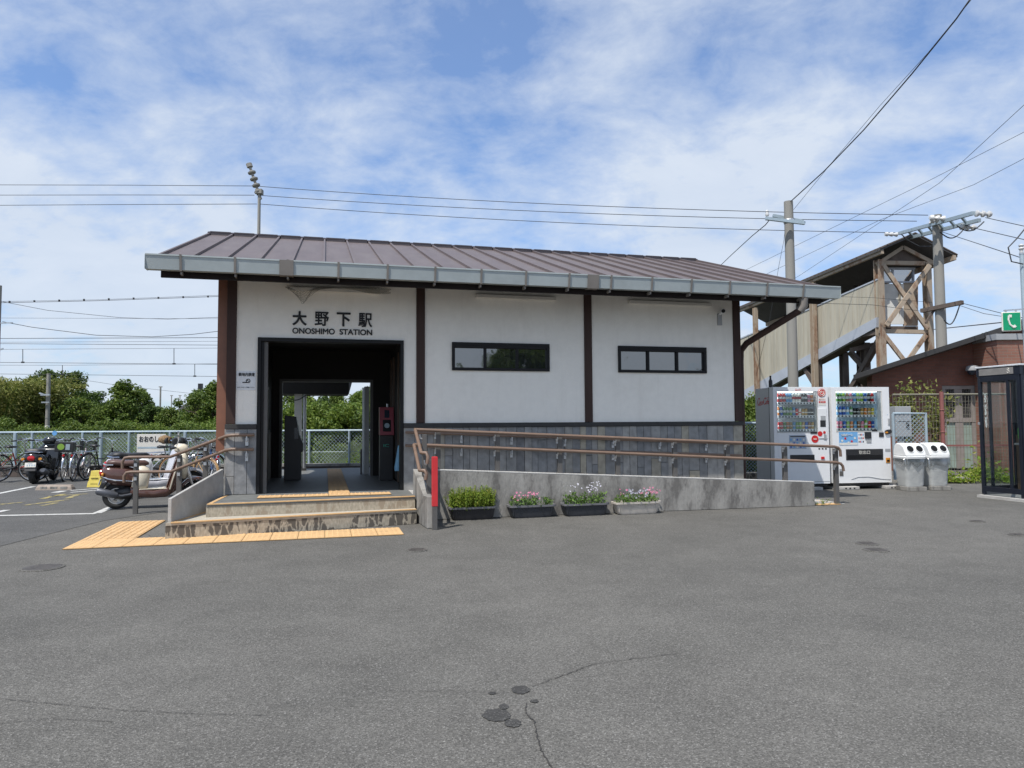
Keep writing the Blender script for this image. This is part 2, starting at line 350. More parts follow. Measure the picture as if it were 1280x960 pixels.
def stepstone(name, pale, dark, thr):
    """pale cement with dark irregular stones set in it, as on the risers"""
    m, nt, N, L = nodes(name)
    out = N('ShaderNodeOutputMaterial'); b = N('ShaderNodeBsdfPrincipled'); L(b.outputs[0], out.inputs[0]); b.inputs['Roughness'].default_value=.85
    tc = N('ShaderNodeTexCoord'); mp = N('ShaderNodeMapping'); mp.inputs['Scale'].default_value=(12.5,2,5.2); L(tc.outputs['Object'], mp.inputs[0])
    n0 = N('ShaderNodeTexNoise'); n0.inputs['Scale'].default_value=2.5; L(mp.outputs[0], n0.inputs[0])
    ad = N('ShaderNodeMix', data_type='RGBA', blend_type='LINEAR_LIGHT'); ad.inputs[0].default_value=.30; L(mp.outputs[0], ad.inputs[6]); L(n0.outputs['Color'], ad.inputs[7])
    vo = N('ShaderNodeTexVoronoi', feature='DISTANCE_TO_EDGE'); vo.inputs['Scale'].default_value=1.0; L(ad.outputs[2], vo.inputs['Vector'])
    vc = N('ShaderNodeTexVoronoi'); vc.inputs['Scale'].default_value=1.0; L(ad.outputs[2], vc.inputs['Vector'])
    s1 = N('ShaderNodeSeparateColor'); L(vc.outputs['Color'], s1.inputs[0])
    gt = N('ShaderNodeMath', operation='GREATER_THAN'); gt.inputs[1].default_value=thr; L(s1.outputs[0], gt.inputs[0])
    mr = N('ShaderNodeMapRange'); mr.inputs[1].default_value=.03; mr.inputs[2].default_value=.12; L(vo.outputs['Distance'], mr.inputs[0])
    mu = N('ShaderNodeMath', operation='MULTIPLY'); L(gt.outputs[0], mu.inputs[0]); L(mr.outputs[0], mu.inputs[1])
    n1 = N('ShaderNodeTexNoise'); n1.inputs['Scale'].default_value=4; n1.inputs['Detail'].default_value=6; L(mp.outputs[0], n1.inputs[0])
    c1 = N('ShaderNodeValToRGB'); c1.color_ramp.elements[0].position=.3; c1.color_ramp.elements[1].position=.7; c1.color_ramp.elements[0].color=rgb(*[p*.72 for p in pale]); c1.color_ramp.elements[1].color=rgb(*[p*1.15 for p in pale]); L(n1.outputs['Fac'], c1.inputs[0])
    mx = N('ShaderNodeMix', data_type='RGBA'); L(mu.outputs[0], mx.inputs[0]); L(c1.outputs[0], mx.inputs[6]); mx.inputs[7].default_value=rgb(*dark); L(mx.outputs[2], b.inputs['Base Color'])
    return m
M['riser'] = stepstone('riser_stone', (.38,.34,.27), (.105,.093,.078), .16)
M['riserp'] = stepstone('pale_riser_stone', (.40,.35,.27), (.30,.245,.18), .6)
M['seedstone'] = pm('washed_tread', (.40,.37,.31), .85, var=.2, scale=30)

# ------------------------------------------------------------------ writing
def write(name, s, mat, parent, size, rot, at, bold=.0, extr=.004, shear=0, align='BOX'):
    """size = (width, height) the lettering is fitted to; at = lower left corner"""
    cu = bpy.data.curves.new(name, 'FONT'); cu.body = s; cu.offset = max(0, bold); cu.extrude = 0; cu.shear = shear; cu.resolution_u = 6
    t = bpy.data.objects.new(name, cu); COL.objects.link(t); bpy.context.view_layer.update()
    dg = bpy.context.evaluated_depsgraph_get(); me = bpy.data.meshes.new_from_object(t.evaluated_get(dg))
    bpy.data.objects.remove(t)
    xs = [v.co.x for v in me.vertices]; ys = [v.co.y for v in me.vertices]
    if not xs: return None
    if bold < 0:                                   # heavier strokes: the shape laid over itself, each copy a little proud
        n0 = len(me.vertices); vs = [v.co.copy() for v in me.vertices]; fs = [tuple(p.vertices) for p in me.polygons]; V = []; F = []
        for i in range(17):
            q = -bold*(.55 if i > 8 else 1); ox, oy = (0,0) if i == 0 else (math.cos(i*PI/4)*q, math.sin(i*PI/4)*q)
            V += [(v.x+ox, v.y+oy, 0) for v in vs]; F += [tuple(k+i*n0 for k in f) for f in fs]
        me = bpy.data.meshes.new(name); me.from_pydata(V, [], F); xs = [v[0] for v in V]; ys = [v[1] for v in V]; lay = n0
    x0, x1, y0, y1 = min(xs), max(xs), min(ys), max(ys)
    w, h = size
    sx = w/(x1-x0) if w else None; sy = h/(y1-y0) if h else None
    sx = sx or sy; sy = sy or sx
    for i, v in enumerate(me.vertices): v.co = ((v.co.x-x0)*sx, (v.co.y-y0)*sy, (i//lay)*.0004 if bold < 0 else 0)
    me.materials.clear(); me.materials.append(mat)
    bm = bmesh.new(); bm.from_mesh(me)
    if extr:
        r = bmesh.ops.extrude_face_region(bm, geom=bm.faces[:])
        bmesh.ops.translate(bm, verts=[g for g in r['geom'] if isinstance(g, bmesh.types.BMVert)], vec=(0,0,extr))
        bmesh.ops.recalc_face_normals(bm, faces=bm.faces)
    bm.to_mesh(me); bm.free()
    o = bpy.data.objects.new(name, me); COL.objects.link(o); o.parent = parent; o.rotation_euler = rot; o.location = at
    return o
UP = (PI/2, 0, 0)
# ------------------------------------------------------------------ ground
g = MB(); g.sheet([(-400,-60,0),(400,-60,0),(400,900,0),(-400,900,0)]); tag(g.build('ground', M['asphalt']), kind='structure')
def gsheet(name, pts, z, mat, kind='structure'):
    m = MB(); m.sheet([(p[0],p[1],z) for p in pts]); return tag(m.build(name, mat), kind=kind)
gp = lambda x, y: gnd(x, y)
A = [gp(-60,690), gp(0,683), gp(60,668), gp(130,651), gp(205,640), W(-3.35,.3), W(-2.9,.3), W(-2.9,9)]
gsheet('parking_lot', A+[Vector((-9,20.2,0)), Vector((-40,20.2,0)), Vector((-40,8,0))], .004, M['lot'])
gsheet('railway_bed', [(-300,20.6),(300,20.6),(300,800),(-300,800)], .004, pm('track_ballast', (.16,.13,.10), .95, var=.4, scale=8))
def stripe(m, pts, w, z=.008):
    for p, q in zip(pts[:-1], pts[1:]):
        d = (q-p); d.z = 0; s = Vector((-d.y, d.x, 0)).normalized()*w/2
        m.sheet([(p-s)+Vector((0,0,z)), (q-s)+Vector((0,0,z)), (q+s)+Vector((0,0,z)), (p+s)+Vector((0,0,z))])
m = MB()
stripe(m, [gp(-40,645.5), gp(0,645), gp(120,642.5)], .13); stripe(m, [gp(121,642), gp(140,634)], .13)
stripe(m, [gp(-30,623), gp(42,608.5)], .12); stripe(m, [gp(88,613.5), gp(128,610.5)], .12); stripe(m, [gp(88,616), gp(125,612.8)], .10)
stripe(m, [gp(68,616.2), gp(80,614)], .16); stripe(m, [gp(-5,641), gp(9,638)], .12)
tag(m.build('parking_line', M['line']), kind='structure')
m = MB()
for pl in ([(52,624),(80,618)], [(60,621),(110,617.5)], [(84,623.5),(96,619)], [(0,631),(30,628)], [(30,632),(85,625)], [(52,632.5),(70,629)]):
    stripe(m, [gp(*p) for p in pl], .11)
tag(m.build('parking_marking', M['yline']), kind='structure')
# tar patches and cracks
m = MB()
for cx, cy, rx, ry in ((621,895,18.5,8),(641,905,10.5,5),(651,863,11.5,5),(630,884,6,3.5),(668,877,5.5,2),(615,867,5,1.8)):
    pts = []
    for k in range(26):
        t = 2*PI*k/26; j = 1+rnd.uniform(-.12,.12)
        p = gp(cx+rx*j*math.cos(t), cy+ry*j*math.sin(t)); pts.append((p.x,p.y,.004))
    m.sheet(pts)
tag(m.build('tar_patch', M['tar']), kind='structure')
m = MB()
def crack(pts, w, sub=10, jit=1.2):
    q = []
    for (x0,y0),(x1,y1) in zip(pts[:-1], pts[1:]):
        for k in range(sub):
            t = k/sub; q.append(gp(x0+(x1-x0)*t+rnd.uniform(-jit,jit), y0+(y1-y0)*t+rnd.uniform(-jit,jit)*.5))
    q.append(gp(*pts[-1]))
    for p, r in zip(q[:-1], q[1:]): stripe(m, [p, r], w*rnd.uniform(.5,1.4), .005)
crack([(658,880),(657,892),(668,903),(671,920),(676,938),(690,962)], .006, 8)
crack([(664,859),(700,846),(745,830),(800,823),(846,818)], .0045, 12)
crack([(640,867),(560,865),(480,864),(440,872)], .0022, 12)
crack([(0,874),(60,880),(160,889),(240,893),(330,895)], .003, 12)
crack([(0,905),(60,899),(140,903)], .0025, 10)
crack([(180,668),(215,676),(260,664)], .006, 8)
tag(m.build('asphalt_crack', M['crack']), kind='structure')
# tactile paving on the ground (L shape) and inside
def tactile(name, arms, z, parentrot=True):
    o = MB()
    for a0,a1,b0,b1,style in arms:
        o.mi = 1; o.box(a0,a1,b0,b1,z,z+.004); o.mi = 0
        na = max(1, round((a1-a0)/.3)); nb = max(1, round((b1-b0)/.3)); da=(a1-a0)/na; db=(b1-b0)/nb
        for i in range(na):
            for j in range(nb):
                x, y = a0+i*da, b0+j*db
                o.box(x+.004,x+da-.004,y+.004,y+db-.004,z+.002,z+.010)
                if style == 'bar':
                    for k in range(4): o.box(x+da*(k+.5)/4-.017, x+da*(k+.5)/4+.017, y+.02, y+db-.02, z+.008, z+.0145)
                else:
                    for k in range(5):
                        for l in range(5):
                            cx, cy = x+da*(k+.5)/5, y+db*(l+.5)/5; r = .013
                            o.add([(cx-r,cy-r,z+.009),(cx+r,cy-r,z+.009),(cx+r,cy+r,z+.009),(cx-r,cy+r,z+.009),(cx-r*.6,cy-r*.6,z+.015),(cx+r*.6,cy-r*.6,z+.015),(cx+r*.6,cy+r*.6,z+.015),(cx-r*.6,cy+r*.6,z+.015)],
                                  [(4,5,6,7),(0,1,5,4),(1,2,6,5),(2,3,7,6),(3,0,4,7)])
    ob = o.build(name, [M['tactile'], M['tactilegap']]); ob.location = P0; ob.rotation_euler = (0,0,TH)
    return tag(ob, kind='structure')
tactile('tactile_paving', [(-4.2,-3.6,-1.5,.2,'bar'),(-4.2,-3.6,-2.1,-1.5,'dot'),(-3.6,-.47,-2.1,-1.5,'dot')], .004)
tactile('floor_tactile_paving', [(-1.36,-1.06,-.42,5.6,'bar'),(-2.3,-1.36,-.72,-.42,'dot'),(-1.36,-.5,-.72,-.42,'dot')], .368)
p = loc(gnd(1035,630)); tactile('ramp_tactile_paving', [(6.3,6.75,-.9,-.3,'dot')], .004)
# covers set in the asphalt
def cover(px, py, r, lab, sq=False):
    t = thing('valve_cover', lab, 'valve cover', gnd(px, py), 0, 'iron covers set in the asphalt')
    m = MB(); m.lathe([(r,0),(r,.006),(r*.97,.009)], 28); m.build('rim', M['asphalt'], t)
    m = MB(); m.lathe([(r*.86,.0),(r*.86,.0105),(r*.8,.012)], 28)
    for k in range(-3,4): m.box(-r*.6,r*.6,k*r*.2-.006,k*r*.2+.006,.011,.0135)
    m.build('lid', M['iron'], t)
cover(521,688,.115,'small round iron cover in front of the right end of the steps')
cover(53,710,.19,'wide worn iron cover left of the yellow tactile paving')
cover(1095,688,.13,'round iron cover on open asphalt, larger of a close pair')
cover(1084,680,.12,'round iron cover just behind another in a close pair')
cover(1222,652,.10,'small iron cover in front of the phone booth')
cover(1272,669,.10,'small iron cover at the right edge nearer than the booth')
# ------------------------------------------------------------------ the station building
FL = .362                              # floor level
st = fthing('station_building', 'small white plastered station building with brown metal roof and slate base', 'station building')
def part(mb, name, mat, parent, **k): return mb.build(name, mat, parent, **k)
AL, AR, D, TOP = -2.79, 5.52, 3.4, 3.70
DL, DR, DT = -2.372, -.26, 2.632
# front plaster panels between the posts (real panels with window holes)
def panel(a0, a1, z0, z1, holes=()):
    m = MB(); b0, b1 = 0, .14
    if not holes: m.box(a0,a1,b0,b1,z0,z1)
    for (h0,h1,k0,k1) in holes:
        m.box(a0,h0,b0,b1,z0,z1); m.box(h1,a1,b0,b1,z0,z1); m.box(h0,h1,b0,b1,z0,k0); m.box(h0,h1,b0,b1,k1,z1)
    return m
WZ0, WZ1 = 2.195, 2.615
m = panel(-2.665, DL, 1.37, TOP); m.box(DL, DR, 0, .14, DT, TOP); m.box(DR, -.067, 0, .14, 1.37, TOP); m.build('wall_panel', M['plaster'], st)
panel(.067, 2.665, 1.37, TOP, [(.495,2.057,WZ0,WZ1)]).build('wall_panel', M['plaster'], st)
panel(2.795, 5.385, 1.37, TOP, [(3.262,4.85,WZ0,WZ1)]).build('wall_panel', M['plaster'], st)
# side and back walls
m = MB(); ridge_b, ridge_z = 3.5, 4.98
m.prism([(AL+.06,.14,.02),(AL+.06,D,.02),(AL+.06,D,4.78),(AL+.06,.14,3.73)], (.14,0,0)); m.build('side_wall', M['plaster'], st)
m = MB(); m.prism([(AR-.06,.14,.02),(AR-.06,D,.02),(AR-.06,D,4.78),(AR-.06,.14,3.73)], (-.14,0,0)); m.build('side_wall', M['plaster'], st)
m = MB(); RL, RR, RT = -2.25, -.51, 2.222
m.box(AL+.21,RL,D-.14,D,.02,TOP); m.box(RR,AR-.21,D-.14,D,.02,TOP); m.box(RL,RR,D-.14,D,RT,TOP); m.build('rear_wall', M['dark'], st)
# posts
for a in (-2.73, 0, 2.73, 5.455):
    m = MB(); m.box(a-.064,a+.064,-.028,.10,1.372,TOP); m.build('post', M['post'], st, bev=.004)
m = MB(); m.box(-2.93,-2.80,.05,.30,.98,TOP); m.build('corner_casing', M['postlit'], st, bev=.004)
# slate base: strips, butted, each a loose piece
def slate(a0, a1, z0, z1, b=0.0, seed=1):
    r = random.Random(seed); m = MB(); a = a0
    while a < a1-.02:
        w = min(r.choice((.10,.12,.13,.15,.17,.19)), a1-a)
        if a1-a-w < .05: w = a1-a
        cuts = [z0, z1] if r.random() < .5 else [z0, z0+(z1-z0)*r.uniform(.2,.8), z1]
        if r.random() < .12: cuts = [z0, z0+(z1-z0)*r.uniform(.15,.4), z0+(z1-z0)*r.uniform(.55,.85), z1]
        for k0, k1 in zip(cuts[:-1], cuts[1:]):
            o = r.uniform(-.006,.004)
            m.box(a+.003, a+w-.003, b-.025+o, b+.02, k0+.003, k1-.003)
        a += w
    return m
slate(AL, DL, FL+.004, 1.30, seed=3).build('slate_cladding', M['slate'], st)
slate(DR, AR, .02, 1.30, seed=5).build('slate_cladding', M['slate'], st)
m = MB(); m.box(AL+.004,DL-.004,.021,.14,.02,1.299); m.box(DR+.004,AR-.004,.021,.14,.02,1.299); m.build('base_wall', M['sill'], st)
m = MB(); m.box(AL-.012,DL-.002,-.045,.06,1.301,1.369); m.build('sill_band', M['sill'], st, bev=.004)
m = MB(); m.box(DR+.002,AR+.012,-.045,.06,1.301,1.369); m.build('sill_band', M['sill'], st, bev=.004)
# the side cladding
m = MB()
r = random.Random(11); b = .03; m2 = MB()
while b < D-.02:
    w = min(.17, D-b); m.box(AL-.022, AL+.055, b+.003, b+w-.003, .03, 1.3); m2.box(AR-.055, AR+.022, b+.003, b+w-.003, .03, 1.3); b += w
m.build('slate_cladding', M['slate'], st); m2.build('slate_cladding', M['slate'], st)
# door frame
m = MB(); m.box(DL,DL+.05,-.03,.17,FL,DT); m.box(DR-.05,DR,-.03,.17,FL,DT); m.box(DL+.05,DR-.05,-.03,.17,DT-.055,DT)
m.box(DL+.051,DL+.085,.0,.16,FL,DT-.056); m.build('door_frame', M['black'], st, bev=.003)
m = MB(); m.box(DL+.087,DL+.14,.03,.12,FL+.005,DT-.06); m.build('door_leaf', M['rpost'], st)
# windows
def window(a0, a1):
    f = MB(); z0, z1 = WZ0, WZ1; t = .035
    f.box(a0-.01,a1+.01,-.035,.13,z0-.01,z0+t); f.box(a0-.01,a1+.01,-.035,.13,z1-t,z1+.01); f.box(a0-.01,a0+t,-.035,.13,z0+t,z1-t); f.box(a1-t,a1+.01,-.035,.13,z0+t,z1-t)
    f.box(a0+t,a1-t,-.03,.10,z1-.075,z1-t); w3 = (a1-a0)/3
    for k in (1,2): f.box(a0+w3*k-.018,a0+w3*k+.018,-.02,.10,z0+t,z1-.075)
    fo = f.build('window', M['black'], st, bev=.003)
    for k in range(3):
        p = MB(); p.box(a0+w3*k+.02,a0+w3*(k+1)-.02,.02,.03,z0+t+.002,z1-.077); p.build('pane', M['pane'], fo)
window(.495, 2.057); window(3.262, 4.85)
# roof
RAL, RAR, EB, EZ = -3.56, 6.58, -.96, 3.535
rf = MB()
def slope(b): return EZ+(ridge_z-EZ)*(b-EB)/(ridge_b-EB)
BB = 2*ridge_b-EB
rf.prism([(RAL,EB,EZ),(RAL,ridge_b,ridge_z),(RAL,BB,EZ),(RAL,BB,EZ-.10),(RAL,ridge_b,ridge_z-.10),(RAL,EB,EZ-.10)], (RAR-RAL,0,0))
ns = 24; sw = (RAR-RAL)/ns
for k in range(ns+1):
    a = RAL+k*sw + (.02 if k == 0 else -.02 if k == ns else 0)
    rf.bar((a,EB+.01,EZ+.017),(a,ridge_b-.13,slope(ridge_b-.13)+.017), .032, .045)
    rf.bar((a,BB-.01,EZ+.017),(a,ridge_b+.13,slope(ridge_b-.13)+.017), .032, .045)
roof = rf.build('roof', M['roof'], st)
m = MB(); m.prism([(RAL-.02,ridge_b-.17,ridge_z-.005),(RAL-.02,ridge_b,ridge_z+.055),(RAL-.02,ridge_b+.17,ridge_z-.005)], (RAR-RAL+.04,0,0))
for k in range(ns):
    a = RAL+k*sw; m.box(a+.03,a+sw-.03,ridge_b-.165,ridge_b-.14,ridge_z-.06,ridge_z+.02)
m.build('ridge_cap', M['ridge'], roof)
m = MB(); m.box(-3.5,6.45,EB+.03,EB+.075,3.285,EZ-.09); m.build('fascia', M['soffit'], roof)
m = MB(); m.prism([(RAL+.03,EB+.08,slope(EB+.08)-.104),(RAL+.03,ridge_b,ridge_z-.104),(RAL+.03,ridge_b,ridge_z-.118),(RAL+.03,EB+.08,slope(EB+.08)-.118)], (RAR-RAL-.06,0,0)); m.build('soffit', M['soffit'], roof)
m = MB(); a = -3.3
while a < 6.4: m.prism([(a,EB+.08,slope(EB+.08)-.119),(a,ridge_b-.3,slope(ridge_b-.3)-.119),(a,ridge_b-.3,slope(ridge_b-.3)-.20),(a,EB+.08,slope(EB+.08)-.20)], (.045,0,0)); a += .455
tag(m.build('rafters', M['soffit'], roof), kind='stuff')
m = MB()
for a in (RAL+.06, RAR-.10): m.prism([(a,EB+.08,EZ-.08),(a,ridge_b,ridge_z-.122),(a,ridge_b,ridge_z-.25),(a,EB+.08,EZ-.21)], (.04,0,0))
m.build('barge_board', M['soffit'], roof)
# gutter: box trough with straps and joint sleeves
m = MB(); GL, GR = -3.655, 6.70
m.prism([(GL,-1.10,3.545),(GL,-1.07,3.36),(GL,-.965,3.36),(GL,-.935,3.52),(GL,-.945,3.52),(GL,-.975,3.372),(GL,-1.06,3.372),(GL,-1.09,3.545)], (GR-GL,0,0))
m.box(GL-.004,GL,-1.10,-.94,3.36,3.54); m.box(GR,GR+.004,-1.10,-.94,3.36,3.54)
m.box(GL,GR,-1.106,-1.088,3.535,3.553)
gut = m.build('gutter', M['gutter'], st)
a = GL+.42
while a < GR-.1:
    m = MB(); m.prism([(a-.014,-1.112,3.556),(a-.014,-1.077,3.352),(a-.014,-.95,3.352),(a-.014,-.95,3.346),(a-.014,-1.082,3.346),(a-.014,-1.118,3.556)], (.028,0,0))
    m.box(a-.012,a+.012,-1.04,-.93,3.31,3.345); m.build('gutter_bracket', M['gutband'], gut); a += .66
for a in (-1.93, 2.42):
    m = MB(); m.prism([(a-.09,-1.11,3.549),(a-.09,-1.08,3.353),(a-.09,-.965,3.353),(a-.09,-.965,3.348),(a-.09,-1.085,3.348),(a-.09,-1.117,3.549)], (.18,0,0)); m.build('joint_sleeve', M['gutband'], gut)
# down pipe from the gutter across to the corner
m = MB(); q = [(6.05,-1.02,3.36),(6.05,-1.02,3.27),(6.03,-.99,3.20),(5.98,-.93,3.15),(5.62,-.14,2.62),(5.60,-.06,2.55),(5.60,0,2.4),(5.60,.05,.5)]
q = [(6.06,-1.02,3.36),(6.06,-1.01,3.22),(6.0,-.95,3.14),(5.66,.02,2.72),(5.62,.14,2.6),(5.62,.16,2.4),(5.62,.16,.35)]
m.tube(q, .055, 12); dp = m.build('down_pipe', M['post'], st, smooth=True)
m = MB(); m.tube([(6.06,-1.02,3.35),(6.06,-1.015,3.23),(6.02,-.97,3.15)], .066, 12); m.build('elbow', M['gutband'], dp, smooth=True)
# long light battens under the eave
for a0, a1 in ((-1.93,-.62),(.86,2.17),(3.45,4.95)):
    m = MB(); m.box(a0,a1,-.075,-.002,3.33,3.385); m.build('eave_light', M['offwhite'], st, bev=.006)
# bird net hanging from the first batten
def net():
    m = MB(); nx, nz = 34, 9
    P = {}
    for i in range(nx+1):
        t = i/nx; a = -1.98+1.5*t
        sag = .05+.20*math.exp(-((t-.16)/.07)**2)+.03*math.sin(t*9)
        for j in range(nz+1):
            u = j/nz; P[i,j] = Vector((a+.02*math.sin(j+i*1.3), -.10+.03*math.sin(u*3+t*5), 3.40-sag*u))
    for i in range(nx):
        for j in range(nz):
            m.bar(P[i,j], P[i+1,j+1], .0035); m.bar(P[i+1,j], P[i,j+1], .0035)
    return m
tag(net().build('bird_net', pm('net_cord', (.28,.27,.24), .9), None), 'sagging grey bird net bundled under the eave above the name lettering', 'net')
bpy.data.objects['bird_net'].location = P0; bpy.data.objects['bird_net'].rotation_euler = (0,0,TH)
# CCTV
cc = fthing('security_camera', 'small white security camera on the station wall beside its right corner post', 'camera')
a, z = fac(900,391,-.05)
m = MB(); m.box(a-.03,a+.05,-.03,-.002,z-.21,z-.01); m.build('mounting_plate', M['greypl'], cc, bev=.004)
m = MB(); m.tube([(a+.01,-.03,z-.02),(a+.01,-.10,z+.0)], .02, 8); m.tube([(a-.02,-.19,z+.01),(a+.06,-.05,z+.035)], .04, 12); m.build('camera_body', M['white'], cc, smooth=True)
m = MB(); m.tube([(a-.026,-.20,z+.008),(a-.02,-.19,z+.0105)], .033, 12); m.build('lens', M['black'], cc)
# lettering on the wall
def fx(x0, x1, y0, y1, b=-.004):
    A0, Z0 = fac(x0, y1, b); A1, Z1 = fac(x1, y0, b); return A0, Z0, A1-A0, Z1-Z0
a, z, w, h = fx(365.4,465.2,387.2,406.6)
sgn = bpy.data.objects.new('name_lettering', None)
for i, ch in enumerate('大野下駅'):
    bd = {'大':-.034,'野':-.022,'下':-.034,'駅':-.022}[ch]
    cw = .205; x = a+(w-cw)*i/3
    write('name_character', ch, M['ink'], st, (cw,.215), UP, (x,-.004,z), bold=bd, extr=.006)
bpy.data.objects.remove(sgn)
a, z, w, h = fx(365.4,465.2,408.2,417)
for wd_, q0, q1 in (('ONOSHIMO',365.4,418.6),('STATION',424.4,465.2)):
    a0 = fac(q0,412,-.004)[0]; a1 = fac(q1,412,-.004)[0]; write('name_lettering', wd_, M['ink'], st, (a1-a0,.088), UP, (a0,-.004,z), bold=-.027, extr=.006)
# no-smoking notice
nt_ = fthing('notice', 'small white notice about smoking on the narrow wall left of the doorway', 'notice')
a, z, w, h = fx(296.2,318.8,466.5,486)
m = MB(); m.box(a-.012,a+w+.012,-.006,-.001,z-.02,z+h+.03); m.build('board', pm('notice_white', (.70,.71,.72), .6), nt_)
write('lettering', '敷地内禁煙', M['ink'], nt_, (w*.9,.05), UP, (a+.02,-.007,z+h-.045), bold=-.010, extr=.002)
write('lettering', 'お近くの方へご配慮ください', M['ink'], nt_, (w*.96,.018), UP, (a+.005,-.007,z+.012), extr=.002)
m = MB(); m.ring((a+w*.62,-.009,z+.115), (0,1,0), .026, .005, 20, 4); m.bar((a+w*.62-.018,-.009,z+.133),(a+w*.62+.018,-.009,z+.097), .008); m.box(a+w*.3,a+w*.55,-.010,-.007,z+.085,z+.1); m.build('symbol', M['ink'], nt_)
# ------------------------------------------------------------------ hall inside
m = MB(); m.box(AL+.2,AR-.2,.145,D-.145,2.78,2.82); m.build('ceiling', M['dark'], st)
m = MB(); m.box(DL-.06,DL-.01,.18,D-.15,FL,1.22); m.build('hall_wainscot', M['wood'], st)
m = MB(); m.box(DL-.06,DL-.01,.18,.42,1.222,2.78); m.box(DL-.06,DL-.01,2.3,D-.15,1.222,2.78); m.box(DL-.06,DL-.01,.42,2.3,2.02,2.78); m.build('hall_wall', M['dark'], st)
f = MB(); f.box(DL-.05,DL+.03,.42,2.3,1.223,1.27); f.box(DL-.05,DL,.42,2.3,1.97,2.02)
for b in (.42,1.02,1.62,2.26): f.box(DL-.05,DL,b,b+.04,1.27,1.97)
fw = f.build('ticket_window', M['rpost'], st)
p = MB(); p.box(DL-.035,DL-.03,.46,2.26,1.272,1.968); p.build('pane', M['glass'], fw)
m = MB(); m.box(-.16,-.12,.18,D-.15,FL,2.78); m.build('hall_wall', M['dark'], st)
m = MB()
for b in (.35,.95,1.5,2.5,3.0): m.box(-.20,-.161,b,b+.16,FL,2.6)
m.build('wall_batten', M['wood'], st)
m = MB(); m.box(RL-.0,RL+.05,D-.18,D+.03,FL,RT); m.box(RR-.05,RR,D-.18,D+.03,FL,RT); m.box(RL+.05,RR-.05,D-.18,D+.03,RT-.05,RT); m.build('rear_door_frame', M['rpost'], st)
m = MB(); m.box(RR-.155,RR-.06,D+.05,D+.9,FL+.01,2.10); m.build('sliding_door', pm('grey_white_door', (.45,.46,.45), .5), st, bev=.004)
m = MB(); m.tube([(RR-.2,D+.3,FL),(RR-.2,D+.3,FL+.5)], .018, 8); m.build('door_stop', M['rpost'], st)
# platform floor slab (station floor and platform are one slab)
m = MB(); m.box(-2.74,-.205,-.9,6.05,.0,FL); m.box(-3.3,-2.74,D+.2,6.05,.0,FL-.01); m.box(-.205,6.0,D+.02,6.05,.0,FL-.01)
fl = m.build('platform', M['floor'], None); fl.location = P0; fl.rotation_euler=(0,0,TH); tag(fl, kind='structure')
# ticket reader, dark machine, blue cloth
k = fthing('card_reader', 'tall black card reader with maroon head standing inside the doorway', 'card reader')
m = MB(); m.box(-.47,-.235,1.95,2.2,FL+.002,1.16); m.build('cabinet', M['blackp'], k, bev=.006)
m = MB(); m.prism([(-.475,1.90,1.163),(-.475,2.2,1.163),(-.475,2.2,1.66),(-.475,2.02,1.66)], (.25,0,0)); hd = m.build('head', M['maroonk'], k, bev=.006)
Mh = Matrix.Translation((-.35,1.96,1.41)) @ Euler((math.radians(-13.5),0,0)).to_matrix().to_4x4()
m = MB(); m.box(-.07,.07,-.012,-.002,-.19,.02,Mh); m.build('reader_panel', M['black'], hd)
m = MB(); m.lathe([(.045,0),(.045,.012)], 24, Mh @ Matrix.Translation((0,-.012,-.085)) @ Euler((PI/2,0,0)).to_matrix().to_4x4()); m.build('touch_disc', pm('pale_disc', (.35,.45,.5), .4), hd)
m = MB(); m.box(-.04,.045,-.012,-.003,.06,.2,Mh); m.build('screen', M['screen'], hd)
m = MB(); m.tube([(-.33,2.1,1.66),(-.33,2.1,1.72)], .02, 8); m.build('lamp', M['silver'], k)
write('lettering', 'IC', pm('ic_green', (.05,.35,.25), .5), k, (.10,.055), UP, (-.41,1.945,.95), bold=-.02)
k = fthing('ticket_machine', 'black silhouetted machine on the left of the hall towards the platform', 'ticket machine')
m = MB(); m.prism([(-2.12,2.55,FL+.002),(-1.83,2.55,FL+.002),(-1.83,2.55,.85),(-1.80,2.55,.87),(-1.80,2.55,1.02),(-1.87,2.55,1.2),(-1.92,2.55,1.50),(-2.12,2.55,1.53)], (0,.5,0)); m.build('cabinet', M['blackp'], k, bev=.008)
m = MB(); m.box(-1.95,-1.88,2.54,2.548,1.1,1.3); m.build('screen', M['screen'], k)
m = MB(); m.loft([((-.285,.5,1.02),(.01,0,0),(0,.02,0)),((-.29,.5,.85),(.03,0,0),(0,.05,0)),((-.30,.5,.68),(.05,0,0),(0,.08,0)),((-.30,.5,.62),(.045,0,0),(0,.07,0))], 12)
o = m.build('hanging_cloth', M['bluelt'], None, smooth=True); o.location=P0; o.rotation_euler=(0,0,TH); tag(o, 'light blue cloth hanging inside the right edge of the doorway', 'cloth')
# platform post, pipe and canopy beyond
c = fthing('platform_post', 'white square post with grey pipe on the platform, seen through the doorway', 'post')
m = MB(); m.box(-2.06,-1.90,5.35,5.5,FL,3.4); m.build('column', M['offwhite'], c)
m = MB(); m.tube([(-1.85,5.4,FL),(-1.85,5.4,3.3)], .04, 10); m.build('pipe', M['silver'], c, smooth=True)
m = MB(); m.box(-2.1,-1.8,5.3,5.55,FL,FL+.05); m.build('base', M['sill'], c)
c = fthing('platform_canopy', 'dark flat canopy edge with pale end beyond the rear opening', 'canopy')
a0,z0 = fac(300,492,5.2); a1,z1 = fac(436,478,5.2)
m = MB(); m.box(a0,a1,5.2,6.4,z0,z1); m.build('deck', M['dark'], c)
m = MB(); m.prism([(a1+.004,5.2,z0),(a1+.07,5.2,z1),(a1+.004,5.2,z1)], (0,1.2,0)); m.build('end_trim', M['greypl'], c)
m = MB(); pts=[]; 
